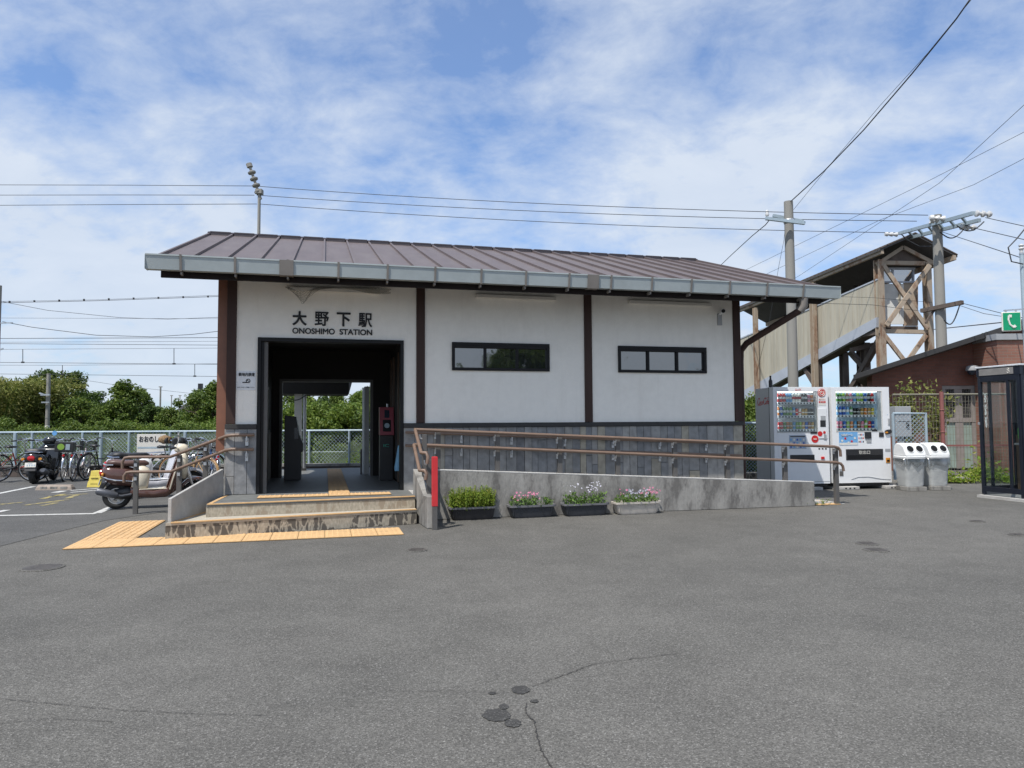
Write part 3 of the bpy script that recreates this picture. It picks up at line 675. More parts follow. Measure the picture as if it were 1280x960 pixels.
for i in range(9): t=i/8; pts.append((a0+.9+.45*t,5.15,z0-.02-.12*math.sin(PI*t)))
m.tube(pts,.012,6); m.build('cable', M['wire'], c)
# ------------------------------------------------------------------ steps, cheek walls, ramp
s = fthing('entrance_steps', 'two broad stone faced steps with yellow nosing leading into the station', 'steps')
LO = [(-3.245,-1.665),(-.205,-1.17),(-.205,-.6),(-2.87,-.05)]; UPp = [(-2.86,-1.24),(-.205,-1.01),(-.205,-.88),(-2.74,-.88),(-2.74,-.05),(-2.80,-.05)]
m = MB(); m.prism([(x,y,.004) for x,y in LO], (0,0,.16)); m.build('lower_riser', M['riser'], s)
m = MB(); m.prism([(x+(.004 if i in (0,3) else 0),y-(.006 if i<2 else 0),.166) for i,(x,y) in enumerate(LO)], (0,0,.034)); lt = m.build('lower_tread', M['seedstone'], s)
m = MB(); m.prism([(x,y,.202) for x,y in UPp], (0,0,.128)); m.build('upper_riser', M['riserp'], s)
m = MB(); m.prism([(x,y-(.006 if i<2 else 0),.331) for i,(x,y) in enumerate(UPp)], (0,0,FL-.331)); m.build('upper_tread', M['floor'], s)
def nosing(p, q, z):
    m = MB(); p = Vector((*p,z)); q = Vector((*q,z)); m.bar(p+Vector((0,.022,.001)), q+Vector((0,.022,.001)), .05, .012); m.build('nosing', M['tactile'], s)
nosing((-3.19,-1.672),(-.21,-1.183),.199); nosing((-2.85,-1.25),(-.21,-1.023),.36); nosing((-3.17,-1.60),(-2.84,-.25),.199); nosing((-2.82,-1.2),(-2.755,-.1),.36)
# left cheek: thin sloping slab
k = fthing('cheek_wall', 'thin pale concrete slab sloping down the left side of the steps', 'low wall')
m = MB(); m.prism([(-3.232,-1.61,.201),(-3.232,-1.61,.482),(-2.85,-.03,.735),(-2.85,-.03,.201)], (.04,.0,0)); m.build('slab', M['concl'], k, bev=.006)
# right cheek block between steps and ramp
k = fthing('stair_end_wall', 'short weathered concrete wall stepping down beside the right end of the steps', 'low wall')
m = MB(); m.prism([(-.195,-.70,.004),(-.195,-.70,.72),(-.150,-1.50,.42),(-.125,-1.655,.415),(-.125,-1.655,.004)], (.10,-.02,0)); m.build('block', M['conc'], k, bev=.006)
# ramp
k = fthing('access_ramp', 'long grey concrete access ramp wall sloping down to the right along the station front', 'ramp')
m = MB(); WL, WR = (-.03,-.797), (6.235,-.924)
m.prism([(WL[0],WL[1],.004),(WR[0],WR[1],.004),(WR[0],WR[1],.372),(WL[0],WL[1],.70)], (.003,.12,0)); m.build('ramp_wall', M['conc'], k, bev=.005)
m = MB(); m.prism([(WL[0],WL[1]-.002,.701),(WR[0]+.002,WR[1]-.002,.373),(WR[0]+.002,WR[1]-.002,.391),(WL[0],WL[1]-.002,.719)], (.003,.125,0)); m.build('coping', M['conccap'], k, bev=.004)
m = MB(); m.prism([(-.2,-.67,.0),(6.9,-.80,.0),(6.9,-.80,.006),(-.2,-.67,FL)], (.01,.645,0)); m.build('ramp_slab', M['concl'], k)
# outer ramp rail
k = fthing('ramp_handrail', 'outer ramp handrail with two brown rails on grey posts along the ramp wall', 'handrail')
def rz(a): return 1.278+(.95-1.278)*(a+.177)/(6.58+.177)
def rz2(a): return 1.065+(.695-1.065)*(a+.177)/(6.58+.177)
def rb(a): return -.79-.137*(a+.177)/6.76
m = MB(); m.tube([(-.19,rb(-.19)+0,rz(-.19)),(3,rb(3),rz(3)),(6.62,rb(6.62),rz(6.62)),(6.70,rb(6.7),rz(6.7)-.015),(6.735,rb(6.7),rz(6.7)-.06),(6.74,rb(6.7),rz(6.7)-.16)], .0225, 12); m.build('rail', M['rail'], k, smooth=True)
m = MB(); m.tube([(-.19,rb(-.19),rz2(-.19)),(3,rb(3),rz2(3)),(6.66,rb(6.66),rz2(6.66)),(6.74,rb(6.7),rz2(6.7)-.02),(6.775,rb(6.7),rz2(6.7)-.06),(6.79,rb(6.7),rz2(6.7)-.14)], .0225, 12); m.build('rail', M['rail'], k, smooth=True)
for a in (.16,1.03,1.98,2.90,3.84,4.74,5.76,6.70):
    zb = .004 if a > 6.3 else .70+(.372-.70)*(a+.03)/6.265-.02; off = .045
    m = MB(); m.box(a-.034,a+.034,rb(a)+off,rb(a)+off+.06,zb,rz(a)-.03); po = m.build('post', M['rpost'], k, bev=.003)
    m = MB()
    for zz in (rz(a), rz2(a)): m.tube([(a-.05,rb(a)+.06,zz-.09),(a-.055,rb(a)+.01,zz-.07),(a-.05,rb(a),zz-.028)], .010, 8); m.box(a-.058,a-.034,rb(a)+.05,rb(a)+.075,zz-.12,zz-.05)
    m.build('bracket', M['silver'], po, smooth=True)
# inner rail on the wall
k = fthing('wall_handrail', 'inner pair of brown rails held on the slate wall by silver brackets', 'handrail')
for o in (0, .20):
    m = MB(); m.tube([(-.24,-.09,1.235-o),(5.3,-.09,1.0-o),(7.0,-.09,.93-o),(7.02,-.09,.80-o)] if 0 else [(-.24,-.09,1.235-o),(2,-.09,1.14-o),(5.45,-.09,.99-o)], .022, 10); m.build('rail', M['rail'], k, smooth=True)
for a in (.62,1.42,2.30,3.12,3.95,4.80):
    for o in (0,.20):
        z = 1.235-.0431*(a+.24)-o; m = MB(); m.box(a-.02,a+.02,-.055,-.033,z-.14,z-.04); m.tube([(a,-.05,z-.09),(a,-.09,z-.08),(a,-.09,z-.02)], .011, 8); m.build('bracket', M['silver'], k)
# stair rail at the right end
k = fthing('stair_handrail', 'short pair of brown rails dropping steeply beside the right end of the steps', 'handrail')
def W2(x, y, b):
    a, z = fac(x, y, b); return (a, b, z)
for (p0, p1, p2, p3, p4) in (((519,537),(526.5,566),(533,566),(535,571),(534,580)),((517.5,556),(524.5,588),(531,588),(533,592),(532,600))):
    m = MB(); m.tube([W2(*p0,-.80), W2(*p1,-1.55), W2(*p2,-1.60), W2(*p3,-1.62), W2(*p4,-1.62)], .0235, 12); m.build('rail', M['rail'], k, smooth=True)
for x, b, y in ((530.5,-.95,543),(536.5,-1.45,575)):
    a, z = fac(x, y, b); m = MB(); m.box(a-.032,a+.032,b-.03,b+.03,.4,z); po = m.build('post', M['rpost'], k, bev=.003)
    m = MB(); m.tube([(a-.03,b,z-.06),(a-.06,b,z-.05),(a-.065,b,z-.0)], .011, 8); m.tube([(a-.03,b,z-.24),(a-.06,b,z-.23),(a-.065,b,z-.18)], .011, 8); m.build('bracket', M['silver'], po)
k = fthing('marker_post', 'grey post wrapped in red reflective tape at the foot of the stair rail', 'post')
q = loc(gnd(543.8,662.5)); zt = .93
m = MB(); m.box(q.x-.032,q.x+.032,q.y,q.y+.06,.0,zt); m.build('post_body', M['rpost'], k, bev=.003)
m = MB(); m.box(q.x-.036,q.x+.036,q.y-.004,q.y+.064,.30,zt-.0); m.box(q.x-.03,q.x+.03,q.y+.002,q.y+.058,zt,zt+.006); m.build('red_tape', M['red'], k, bev=.003)
# left hand rail
k = fthing('entrance_handrail', 'pair of brown rails rising from the car park to the left door pillar', 'handrail')
pa = (-4.40,1.15); pb = (-3.78,.90); pc = (-2.81,-.085); pd = (-2.40,-.085)
def lr(y0, y1, dz):
    A = plane; P = []
    return P
for dz, pts in ((0, [(153,586),(153,577),(156,572.5),(162,571.5),(213,571),(283,545),(290,544),(318,543.5)]), (1, [(155,603),(155,595),(158,590.8),(164,590),(214,589.5),(283,562.5),(290,561.5),(317,561.5)])):
    bs = [1.15,1.15,1.15,1.15,.92,-.06,-.085,-.085]; m = MB()
    m.tube([W2(x,y,b) for (x,y),b in zip(pts, bs)], .0225, 12); m.build('rail', M['rail'], k, smooth=True)
for x, b, y in ((170,1.18,572),(224,.80,566),(257,.36,552)):
    a, z = fac(x, y+3, b); m = MB(); m.box(a-.034,a+.034,b,b+.06,.004,z); po = m.build('post', M['rpost'], k, bev=.003)
    for o in (.05,.26): m = MB(); m.box(a-.02,a+.02,b-.03,b+.0,z-o-.05,z-o); m.build('bracket', M['silver'], po)
for z in (1.22,1.0):
    m = MB(); m.box(-2.52,-2.48,-.055,-.03,z-.16,z-.05); m.tube([(-2.5,-.05,z-.1),(-2.5,-.085,z-.09),(-2.5,-.085,z-.02)], .011, 8); m.build('bracket', M['silver'], k)
# ------------------------------------------------------------------ foliage helper
def leaf(m, c, size, r, upb=.3, asp=.55, nrm=None):
    d = Vector((r.gauss(0,1), r.gauss(0,1), r.gauss(0,1)+upb)); d.normalize()
    t = d.cross(Vector((r.gauss(0,1), r.gauss(0,1), r.gauss(0,1))));
    if t.length < 1e-3: t = Vector((1,0,0))
    t.normalize(); w = d.cross(t); L = size*r.uniform(.65,1.25); Wd = L*asp; c = Vector(c)
    k = d*(L*.12)
    m.add([c-t*L*.5, c+w*Wd*.5+k, c+t*L*.5, c-w*Wd*.5+k], [(0,1,2,3)])
# ------------------------------------------------------------------ planters
def planter(px0, px1, py, lab, pot, leafm, plabel, seed, hgt, flow=None, fl_lab=None, n=520, grass=False):
    r = random.Random(seed)
    P = gnd(px0, py); Q = gnd(px1, py-2.4); d = (Q-P); d.z=0; L = d.length; ang = math.atan2(d.y, d.x)
    t = thing('planter', lab, 'planter', P, ang, 'planters along the ramp wall')
    H = .185 if True else 0; wd = .215
    m = MB(); o=.03
    secs = [(( L/2, wd/2, .004),(L/2-.03-o,0,0),(0,wd/2-.03,0)), ((L/2,wd/2,.03),(L/2-o,0,0),(0,wd/2-.02,0)), ((L/2,wd/2,H-.03),(L/2-.004,0,0),(0,wd/2-.004,0))]
    m.loft(secs, 40, e=9)
    for k in range(int(L/.028)):
        x = .04+k*.028
        if x < L-.05: m.bar((x,.025,.04),(x,.004,H-.045),.007,.012)
    body = m.build('pot', pot, t, smooth=True)
    m = MB(); m.loft([((L/2,wd/2,H-.032),(L/2+.004,0,0),(0,wd/2+.004,0)),((L/2,wd/2,H-.028),(L/2+.016,0,0),(0,wd/2+.016,0)),((L/2,wd/2,H),(L/2+.018,0,0),(0,wd/2+.018,0)),((L/2,wd/2,H-.002),(L/2-.006,0,0),(0,wd/2-.006,0)),((L/2,wd/2,H-.03),(L/2-.012,0,0),(0,wd/2-.012,0))], 40, e=9, cap=False)
    m.build('rim', M['rim'] if pot is not M['potcream'] else pot, body, smooth=True)
    m = MB(); m.box(.03,L-.03,.03,wd-.03,H-.05,H-.03); m.build('soil', M['soil'], body)
    m = MB()
    for k in range(n if not grass else 500):
        x = r.uniform(.02, L-.02); 
        env = hgt*(1-.55*abs(2*x/L-1)**3) if not flow else hgt*(.55+.45*math.sin(x*21+seed)**2)
        if flow and seed == 22 and abs(x/L-.74) < .06: continue
        y = wd/2+r.gauss(0,.075); z = H-.04+env*r.random()**.7*(.8 if grass else 1)
        if grass:
            for j in range(2):
                leaf(m, (x+r.gauss(0,.012), y+r.gauss(0,.012), z), .05, r, .9, .35)
        else: leaf(m, (x, y, z), .045, r, .8, .55)
    for k in range(26):
        x = r.uniform(.05,L-.05); m.bar((x,wd/2+r.gauss(0,.04),H-.05),(x+r.gauss(0,.03),wd/2+r.gauss(0,.07),H+hgt*.7),.004)
    if grass:
        for k in range(230):
            x = r.uniform(.02, L-.02); y = wd/2+r.gauss(0,.055); u = 2*x/L-1; hh = hgt*r.uniform(.6,1.12)*(1-.25*abs(u)**3); tip = Vector((x+u*.05+r.gauss(0,.025), y+(y-wd/2)*.9+r.gauss(0,.03), H-.04+hh)); b0 = Vector((x,y,H-.05))
            m.bar(b0, tip, .0035)
            for q in range(11):
                f = .3+.7*q/10; leaf(m, b0.lerp(tip,f)+Vector((r.gauss(0,.010),r.gauss(0,.010),0)), .052*(1.15-.4*f), r, .5, .30)
    pl = m.build('plant', leafm, t, fix=False); 
    if plabel: pl['label'] = plabel
    if flow:
        m = MB()
        for k in range(flow[1]):
            x = r.choice(flow[2])*L + r.gauss(0,.035); y = wd/2+r.gauss(-.02,.06); z = H+hgt*r.uniform(flow[3],flow[4])
            fx_, fy_ = r.gauss(0,.3), -.6+r.gauss(0,.3); nn = Vector((fx_,fy_,.7)).normalized(); u = nn.cross(Vector((0,0,1))).normalized(); v = nn.cross(u)
            R = .0135*r.uniform(.7,1.2)
            for q in range(5):
                t0 = 2*PI*q/5; c = Vector((x,y,z)); a1 = u*math.cos(t0-.5)+v*math.sin(t0-.5); a2 = u*math.cos(t0+.5)+v*math.sin(t0+.5); a3 = u*math.cos(t0)+v*math.sin(t0)
                m.add([c, c+a1*R*.8, c+a3*R*1.25+nn*.004, c+a2*R*.8], [(0,1,2,3)])
        m.build('flowers', flow[0], t, fix=False)
planter(564,620,651.5,'black planter filled with tall dense green foliage, next to the red-taped post', M['potblack'], M['leafp'], None, 21, .30, n=1500, grass=True)
planter(639,694,648.8,'dark grey planter with sparse pink flowers and a gap in its planting', M['potgrey'], M['leafg'], None, 22, .16, (M['pink'],34,[.18,.3,.45,.55,.6,.62],.45,1.15), n=330)
planter(707,761,646.4,'dark grey planter with pale lilac-white flowers above green leaves', M['potgrey'], M['leafg'], None, 23, .20, (M['whitef'],38,[.15,.25,.55,.65,.72,.8],.8,1.5), n=460)
planter(772,826,644.3,'cream planter with pink and white flowers, the only pale planter', M['potcream'], M['leafg'], None, 24, .16, (M['pink'],30,[.2,.24,.72,.85,.92,.88],.6,1.25), n=420)
for o in [k for k in COL.objects if k.name.startswith('planter') and 'cream' in k.get('label','')]:
    r = random.Random(5); m = MB()
    for k in range(34):
        c = Vector((r.uniform(.2,.55), .1+r.gauss(0,.05), .19+r.uniform(.05,.17)))
        for q in range(5):
            t0 = 2*PI*q/5; m.add([c, c+Vector((math.cos(t0-.5)*.012,-.004,math.sin(t0-.5)*.012)), c+Vector((math.cos(t0)*.018,-.006,math.sin(t0)*.018)), c+Vector((math.cos(t0+.5)*.012,-.004,math.sin(t0+.5)*.012))], [(0,1,2,3)])
    m.build('flowers', M['whitef'], o, fix=False)
# ------------------------------------------------------------------ vending machines
VA = math.radians(8); VO = Vector((5.165, 14.40, 0))
PAL = [('cola_red',(.5,.02,.02)),('tea_green',(.08,.25,.05)),('water_blue',(.12,.35,.62)),('orange',(.62,.2,.03)),('coffee_black',(.03,.025,.02)),('coffee_gold',(.42,.26,.07)),('milk_white',(.7,.68,.62)),('lemon',(.6,.5,.08)),('deep_blue',(.02,.09,.38)),('lime',(.25,.42,.06)),('brown_tea',(.25,.11,.04)),('pink_can',(.62,.2,.28))]
DM = {n: pm('drink_'+n, c, .3, var=.05) for n, c in PAL}
DM['label'] = pm('drink_label', (.72,.72,.7), .4); DM['cap'] = pm('bottle_cap', (.75,.75,.75), .4)
_dc = {}
def drink(shape, c):
    if (shape, c) in _dc: return _dc[shape, c]
    m = MB()
    if shape == 'bottle':
        m.lathe([(.028,0),(.03,.01),(.03,.055)], 10); m.mi = 1; m.lathe([(.0302,.055),(.0302,.10)], 10, cap=False); m.mi = 0; m.lathe([(.03,.10),(.03,.13),(.012,.165)], 10); m.mi = 2; m.lathe([(.0125,.165),(.0125,.182)], 8)
    else:
        m.lathe([(.024,0),(.028,.006),(.028,.045)], 10); m.mi = 1; m.lathe([(.0282,.045),(.0282,.06)], 10, cap=False); m.mi = 0; m.lathe([(.028,.06),(.028,.112),(.024,.12)], 10)
    o = m.build('drink_sample', [DM[c], DM['label'] if c not in ('milk_white',) else DM['cola_red'], DM['cap']], None, smooth=True)
    me = o.data; bpy.data.objects.remove(o); _dc[shape, c] = me; return me
def script_word(name, mat, parent, w, at, rot):
    """red flowing handwriting mark: two looping capitals and small letters, drawn as pen strokes"""
    S = []
    def arc(cx, cy, rx, ry, a0, a1, n=14): return [(cx+rx*math.cos(math.radians(a0+(a1-a0)*i/n)), cy+ry*math.sin(math.radians(a0+(a1-a0)*i/n))) for i in range(n+1)]
    S.append((arc(1.0,1.35,.95,1.15,50,330),.16)); S.append(([(.25,.1),(.9,-.25),(2.2,-.15),(3.4,.05)],.07)); S.append((arc(1.35,2.1,.28,.3,150,-80,8),.10))
    S.append((arc(2.05,.75,.36,.5,80,440),.13)); S.append((arc(2.95,.75,.38,.5,60,300),.13)); S.append((arc(3.75,.75,.36,.5,60,420)+[(4.12,.6),(4.15,.25),(4.4,.35)],.13))
    S.append(([(4.35,.85),(4.75,.9)],.1))
    S.append((arc(5.6,1.35,.95,1.15,50,330),.16)); S.append((arc(5.9,2.2,.35,.35,160,-60,8)+[(6.6,2.35),(7.6,2.6),(8.7,2.35)],.10))
    S.append((arc(6.75,.75,.36,.5,80,440),.13)); S.append(([(7.35,.35),(7.4,1.6),(7.65,2.1),(7.75,1.7),(7.4,.5),(7.6,.25)],.12)); S.append((arc(8.2,.75,.36,.5,60,420)+[(8.57,.6),(8.6,.25),(8.95,.4)],.13))
    m = MB(); k = w/9.0
    for pts, r in S:
        m.tube([((x+.22*y)*k, y*k, 0) for x, y in pts], [r*k*(1.0+.35*math.sin(i*1.1)) for i in range(len(pts))], 6, Matrix.Diagonal((1,1,.08,1)))
    o = m.build(name, mat, parent); o.rotation_euler = rot; o.location = at; return o
M['mside'] = pm('machine_side_paint', (.55,.55,.55), .45, var=.03)
def lampmat():
    m, nt, N, L = nodes('display_lamp'); out = N('ShaderNodeOutputMaterial'); e = N('ShaderNodeEmission'); e.inputs[0].default_value = rgb(.92,.97,1); e.inputs[1].default_value = 5.5; L(e.outputs[0], out.inputs[0]); return m
M['lamp'] = lampmat()
def vending(x0, wd, lab, style):
    c, s_ = math.cos(VA), math.sin(VA)
    t = thing('vending_machine', lab, 'vending machine', VO+Vector((c*x0, s_*x0, 0)), VA, 'drink vending machines beside the ramp')
    z0, z1, dp = .125, 2.045, .76
    # door (front) with display recess, cabinet behind
    if style == 1: wx0, wx1, wz0, wz1 = .07*wd, .80*wd, 1.15, 1.955
    else: wx0, wx1, wz0, wz1 = .075*wd, .86*wd, 1.16, 1.96
    m = MB(); m.box(0,wd,.17,dp,z0,z1-.004); m.build('cabinet', M['mside'], t, bev=.008)
    m = MB(); f0, f1 = 0, .165
    m.box(0,wx0,f0,f1,z0,z1); m.box(wx1,wd,f0,f1,z0,z1); m.box(wx0,wx1,f0,f1,wz1,z1); m.box(wx0,wx1,f0,f1,z0,wz0)
    door = m.build('door', M['white'], t, bev=.004)
    m = MB(); m.box(wx0,wx1,.150,.168,wz0,wz1); bp_ = m.build('display_back', pm('display_back_%d' % style, (.60,.64,.68) if style == 1 else (.48,.66,.80), .5), t)
    rows = 3; rh = (wz1-wz0)/rows; r = random.Random(40+style)
    seq = [[('bottle',['cola_red','cola_red','cola_red','water_blue','water_blue','tea_green']),('can',[])],]
    if style == 1:
        lay = [(['B:cola_red']*3+['B:water_blue']*2+['B:milk_white']*3+['B:coffee_black']*2+['C:pink_can','C:orange']),
               (['B:orange','B:deep_blue','B:tea_green','B:tea_green','B:lime','B:water_blue','C:cola_red','C:milk_white','C:coffee_gold','C:coffee_gold','C:coffee_black','C:coffee_black']),
               (['C:cola_red','C:cola_red','C:tea_green','C:orange','C:coffee_gold','C:water_blue','C:lime','C:lime','C:coffee_gold','C:deep_blue','C:brown_tea','C:coffee_gold'])]
    else:
        lay = [(['B:tea_green','B:tea_green','B:lime','B:brown_tea','B:pink_can','B:water_blue','B:lime','B:lime','B:deep_blue','B:coffee_black','B:cola_red']),
               (['B:water_blue','B:deep_blue','B:deep_blue','B:water_blue','B:tea_green','C:coffee_black','C:coffee_black','C:coffee_gold','C:orange','C:coffee_gold','C:lemon']),
               (['C:pink_can','C:pink_can','C:deep_blue','C:lime','C:orange','C:water_blue','C:brown_tea','C:pink_can','B:lime','C:cola_red','C:deep_blue'])]
    for k in range(rows):
        zb = wz1-rh*(k+1)
        m = MB(); m.box(wx0+.03,wx1-.03 if style==1 else wx1-.10,.04,.145,zb+.045,zb+.06); m.box(wx0+.03,wx1-.03 if style==1 else wx1-.10,.03,.04,zb+.012,zb+.062)
        sh = m.build('shelf', M['white'], t)
        row = lay[k]; span = (wx1-.03 if style==1 else wx1-.10)-(wx0+.03)
        m = MB()
        for i in range(len(row)):
            x = wx0+.03+span*(i+.5)/len(row); m.box(x-.014,x+.014,.022,.029,zb+.022,zb+.050)
        m.build('selection_button', M['blackp'] if k < 3 else M['white'], sh)
        for i, d in enumerate(row):
            sh_, cname = d.split(':'); o = bpy.data.objects.new('drink_sample', drink('bottle' if sh_ == 'B' else 'can', cname)); COL.objects.link(o); o.parent = t
            o.location = (wx0+.03+span*(i+.5)/len(row), .09, zb+.062); o.scale = (1.12,1.12,1.05 if sh_=='B' else 1.15)
    m = MB(); m.box(wx0+.012,wx0+.028,.05,.07,wz0+.05,wz1-.03); m.box(wx0+.05,wx1-.05,.06,.09,wz1-.012,wz1-.004); m.build('display_lamp', M['lamp'], t)
    m = MB(); m.box(wx0+.002,wx1-.002,.012,.016,wz0+.002,wz1-.002); m.build('display_glass', M['glass'], t)
    m = MB(); q = .012
    for b in ((wx0-q,wx0,wz0,wz1),(wx1,wx1+q,wz0,wz1),(wx0-q,wx1+q,wz1,wz1+q),(wx0-q,wx1+q,wz0-q,wz0)): m.box(b[0],b[1],-.006,-.001,b[2],b[3])
    m.build('display_trim', M['silver'] if style==1 else M['offwhite'], t)
    def plate(name, mat, x0, x1, z0, z1, d=.004, parent=None, bev=0):
        m = MB(); m.box(x0*wd,x1*wd,-d,-.0005,z0,z1); return m.build(name, mat, parent or t, bev=bev)
    # slot flap, panels
    if style == 1:
        fl_ = plate('dispensing_flap', M['blackp'], .28,.72,.56,.70,.006); plate('flap_lip', M['black'], .30,.70,.585,.62,.012,fl_)
        pb_ = plate('poster', pm('poster_blue', (.36,.42,.50), .5), .27,.58,.82,1.09,.004); 
        for i in range(5):
            for j in range(3): plate('poster_print', [DM['deep_blue'],DM['milk_white'],DM['water_blue']][(i*2+j)%3], .285+.058*i,.315+.058*i,.84+.07*j,.88+.07*j,.006,pb_)
        plate('poster_print', DM['coffee_black'], .29,.56,1.055,1.075,.006,pb_)
        plate('coin_panel', M['white'], .80,.965,1.02,1.62,.012,bev=.003); plate('bill_slot', M['blackp'], .84,.94,1.25,1.38,.016); plate('bill_slot', M['greypl'], .85,.94,1.38,1.47,.016)
        plate('coin_slot', M['blackp'], .66,.78,1.115,1.155,.008); plate('key_lock', M['greypl'], .90,.95,1.0,1.10,.014,bev=.004)
        for (x,z,R) in ((.74,1.01,.075),(.83,1.115,.05),(.91,1.14,.028)):
            m = MB(); m.lathe([(R,0),(R,.004)], 28, Matrix.Translation((x*wd,-.001 if x < .8 else -.014,z)) @ Euler((PI/2,0,0)).to_matrix().to_4x4()); d_ = m.build('red_disc', M['signred'], t)
        write('disc_lettering', 'SALE', DM['milk_white'], t, (.07,.03), UP, (.74*wd-.035,-.006,.995), bold=-.014, extr=.001)
        # round red switch emblem
        Mq = Matrix.Translation((.885*wd,-.001,1.93)) @ Euler((PI/2,0,0)).to_matrix().to_4x4()
        m = MB(); m.lathe([(.085,0),(.085,.006)], 36, Mq); em = m.build('round_emblem', M['signred'], t)
        m = MB(); cx, cz = .885*wd, 1.93
        m.ring((cx,-.008,cz),(0,1,0),.070,.005,36,4)
        m.tube([(cx+.038*math.sin(math.radians(q)),-.009,cz+.038*math.cos(math.radians(q))) for q in range(40,321,20)], .008, 6); m.bar((cx,-.009,cz),(cx,-.009,cz+.045),.015,.006); m.build('ring_mark', DM['milk_white'], em)
        for i, z in enumerate((1.80,1.745,1.70)):
            plate('sticker', [DM['milk_white'],M['signred'],DM['milk_white']][i], .83,.955,z-.02,z+.02,.003)
        write('sticker_lettering', '電子マネー', M['signred'], t, (.13,.022), UP, (.835*wd,-.006,1.79), extr=.001)
        write('sticker_lettering', '販売中', DM['milk_white'], t, (.10,.026), UP, (.845*wd,-.006,1.733), extr=.001)
        script_word('front_script', M['signred'], t, .13, (.40*wd,-.004,1.975), UP)
        script_word('side_script', M['signred'], t, .50, (-.004,.665,1.70), (PI/2,0,-PI/2))
        m = MB(); m.box(-.004,-.001,.16,.172,z0+.01,z1-.01); m.build('side_seam', M['black'], t)
        plate('small_button', M['signred'], .84,.90,.61,.66,.02,bev=.004)
        for i in range(3): plate('sticker', DM['coffee_black'], .80+.06*i,.83+.06*i,.80,.83,.003)
        plate('kick_line', M['greypl'], .45,1.0,.165,.175,.003)
    else:
        fl_ = plate('dispensing_flap', M['blackp'], .22,.86,.58,.80,.006,bev=.002); plate('flap_lip', M['black'], .25,.83,.61,.68,.014,fl_)
        write('flap_lettering', '取出口', DM['milk_white'], fl_, (.24,.07), UP, (.44*wd,-.009,.70), extr=.001)
        pb_ = plate('poster', pm('poster_sky', (.16,.38,.66), .4), .11,.43,.88,1.15,.004)
        for i in range(5):
            x = .14+.055*i; m = MB(); m.lathe([(.022,0),(.022,.003)], 14, Matrix.Translation(((x+.02)*wd,-.005,.97+.05*math.sin(i*2))) @ Euler((PI/2,0,0)).to_matrix().to_4x4()); m.build('poster_print', [DM['milk_white'],M['signred']][i%2], pb_)
        write('poster_lettering', 'つめた〜い', DM['milk_white'], pb_, (.26,.05), UP, (.14*wd,-.006,1.06), bold=-.014, extr=.001)
        plate('ice_print', DM['milk_white'], .115,.425,.885,.93,.005,pb_)
        plate('bill_slot', M['blackp'], .55,.66,1.01,1.14,.02,bev=.004); plate('bill_slot_tray', M['greypl'], .58,.66,.93,1.0,.01)
        plate('coin_slot', M['blackp'], .68,.77,1.155,1.19,.01,bev=.002); plate('return_lever', M['blackp'], .80,.88,1.04,1.13,.012,bev=.003)
        m = MB(); m.loft([((.955*wd,-.03,1.14),(.07,0,.012),(-.006,0,.045)),((.955*wd,-.001,1.14),(.07,0,.012),(-.006,0,.045))], 20); m.build('lock_cover', M['blackp'], t, smooth=True)
        plate('lock_badge', M['amber'], .90,.94,1.115,1.145,.034)
        plate('key_lock', M['greypl'], .965,.99,1.28,1.41,.014,bev=.003); plate('peep_window', DM['water_blue'], .955,.965,1.48,1.49,.003)
        for i in range(4):
            for j in range(3): plate('price_print', [DM['coffee_black'],M['signred'],DM['water_blue']][(i+j)%3], .445+.025*i,.46+.025*i,.93+.07*j,.965+.07*j,.002)
        plate('return_cup', M['amber'], .905,.98,.52,.62,.01,bev=.004); plate('return_cup_hole', M['black'], .92,.965,.54,.58,.012)
        plate('label_plate', M['greypl'], .90,.99,.74,.80,.003); plate('sensor', M['rpost'], .10,.165,.27,.36,.006); plate('sensor_top', M['greypl'], .10,.165,.37,.41,.005)
        m = MB(); m.tube([(.3*wd,-.003,.20),(.42*wd,-.003,.245),(.6*wd,-.003,.245),(.80*wd,-.003,.20),(.98*wd,-.003,.185)], .006, 6); m.build('kick_line', M['greypl'], t)
    m = MB(); m.box(.03,wd-.03,.05,dp-.03,z0-.06,z0-.001); m.build('plinth', M['sill'], t)
vending(0, 1.165, 'white drink machine with grey side, red script and round red emblem, nearer the ramp', 1)
vending(1.24, 1.26, 'white drink machine with blue display and sky-blue poster beside the bins', 2)
for x, wdt, lab in ((.10,.85,'long low pale concrete footing under the grey-sided drink machine'),(1.28,.45,'short pale concrete footing under the left of the blue-display machine'),(2.30,.36,'pale concrete footing under the right corner of the blue-display machine')):
    t = thing('concrete_footing', lab, 'footing', VO+Vector((math.cos(VA)*x, math.sin(VA)*x, 0)), VA, 'concrete footings under the drink machines')
    m = MB(); m.box(0,wdt,-.10,.6,.0,.064); m.build('block', M['concl'], t, bev=.01)
    m = MB()
    for k in range(3): m.box(wdt*(.3+.2*k),wdt*(.38+.2*k),-.103,-.1005,.02,.045)
    m.build('slot', M['black'], t)
t = thing('black_bottle', 'small dark bottle standing on top of the grey-sided drink machine', 'bottle', VO+Vector((.02,.18,2.045)))
m = MB(); m.lathe([(.035,.0),(.038,.02),(.038,.13),(.018,.17),(.018,.21)], 14); m.build('bottle_body', M['blackp'], t, smooth=True)
m = MB(); m.lathe([(.02,.211),(.02,.235)], 12); m.build('cap', M['black'], t)
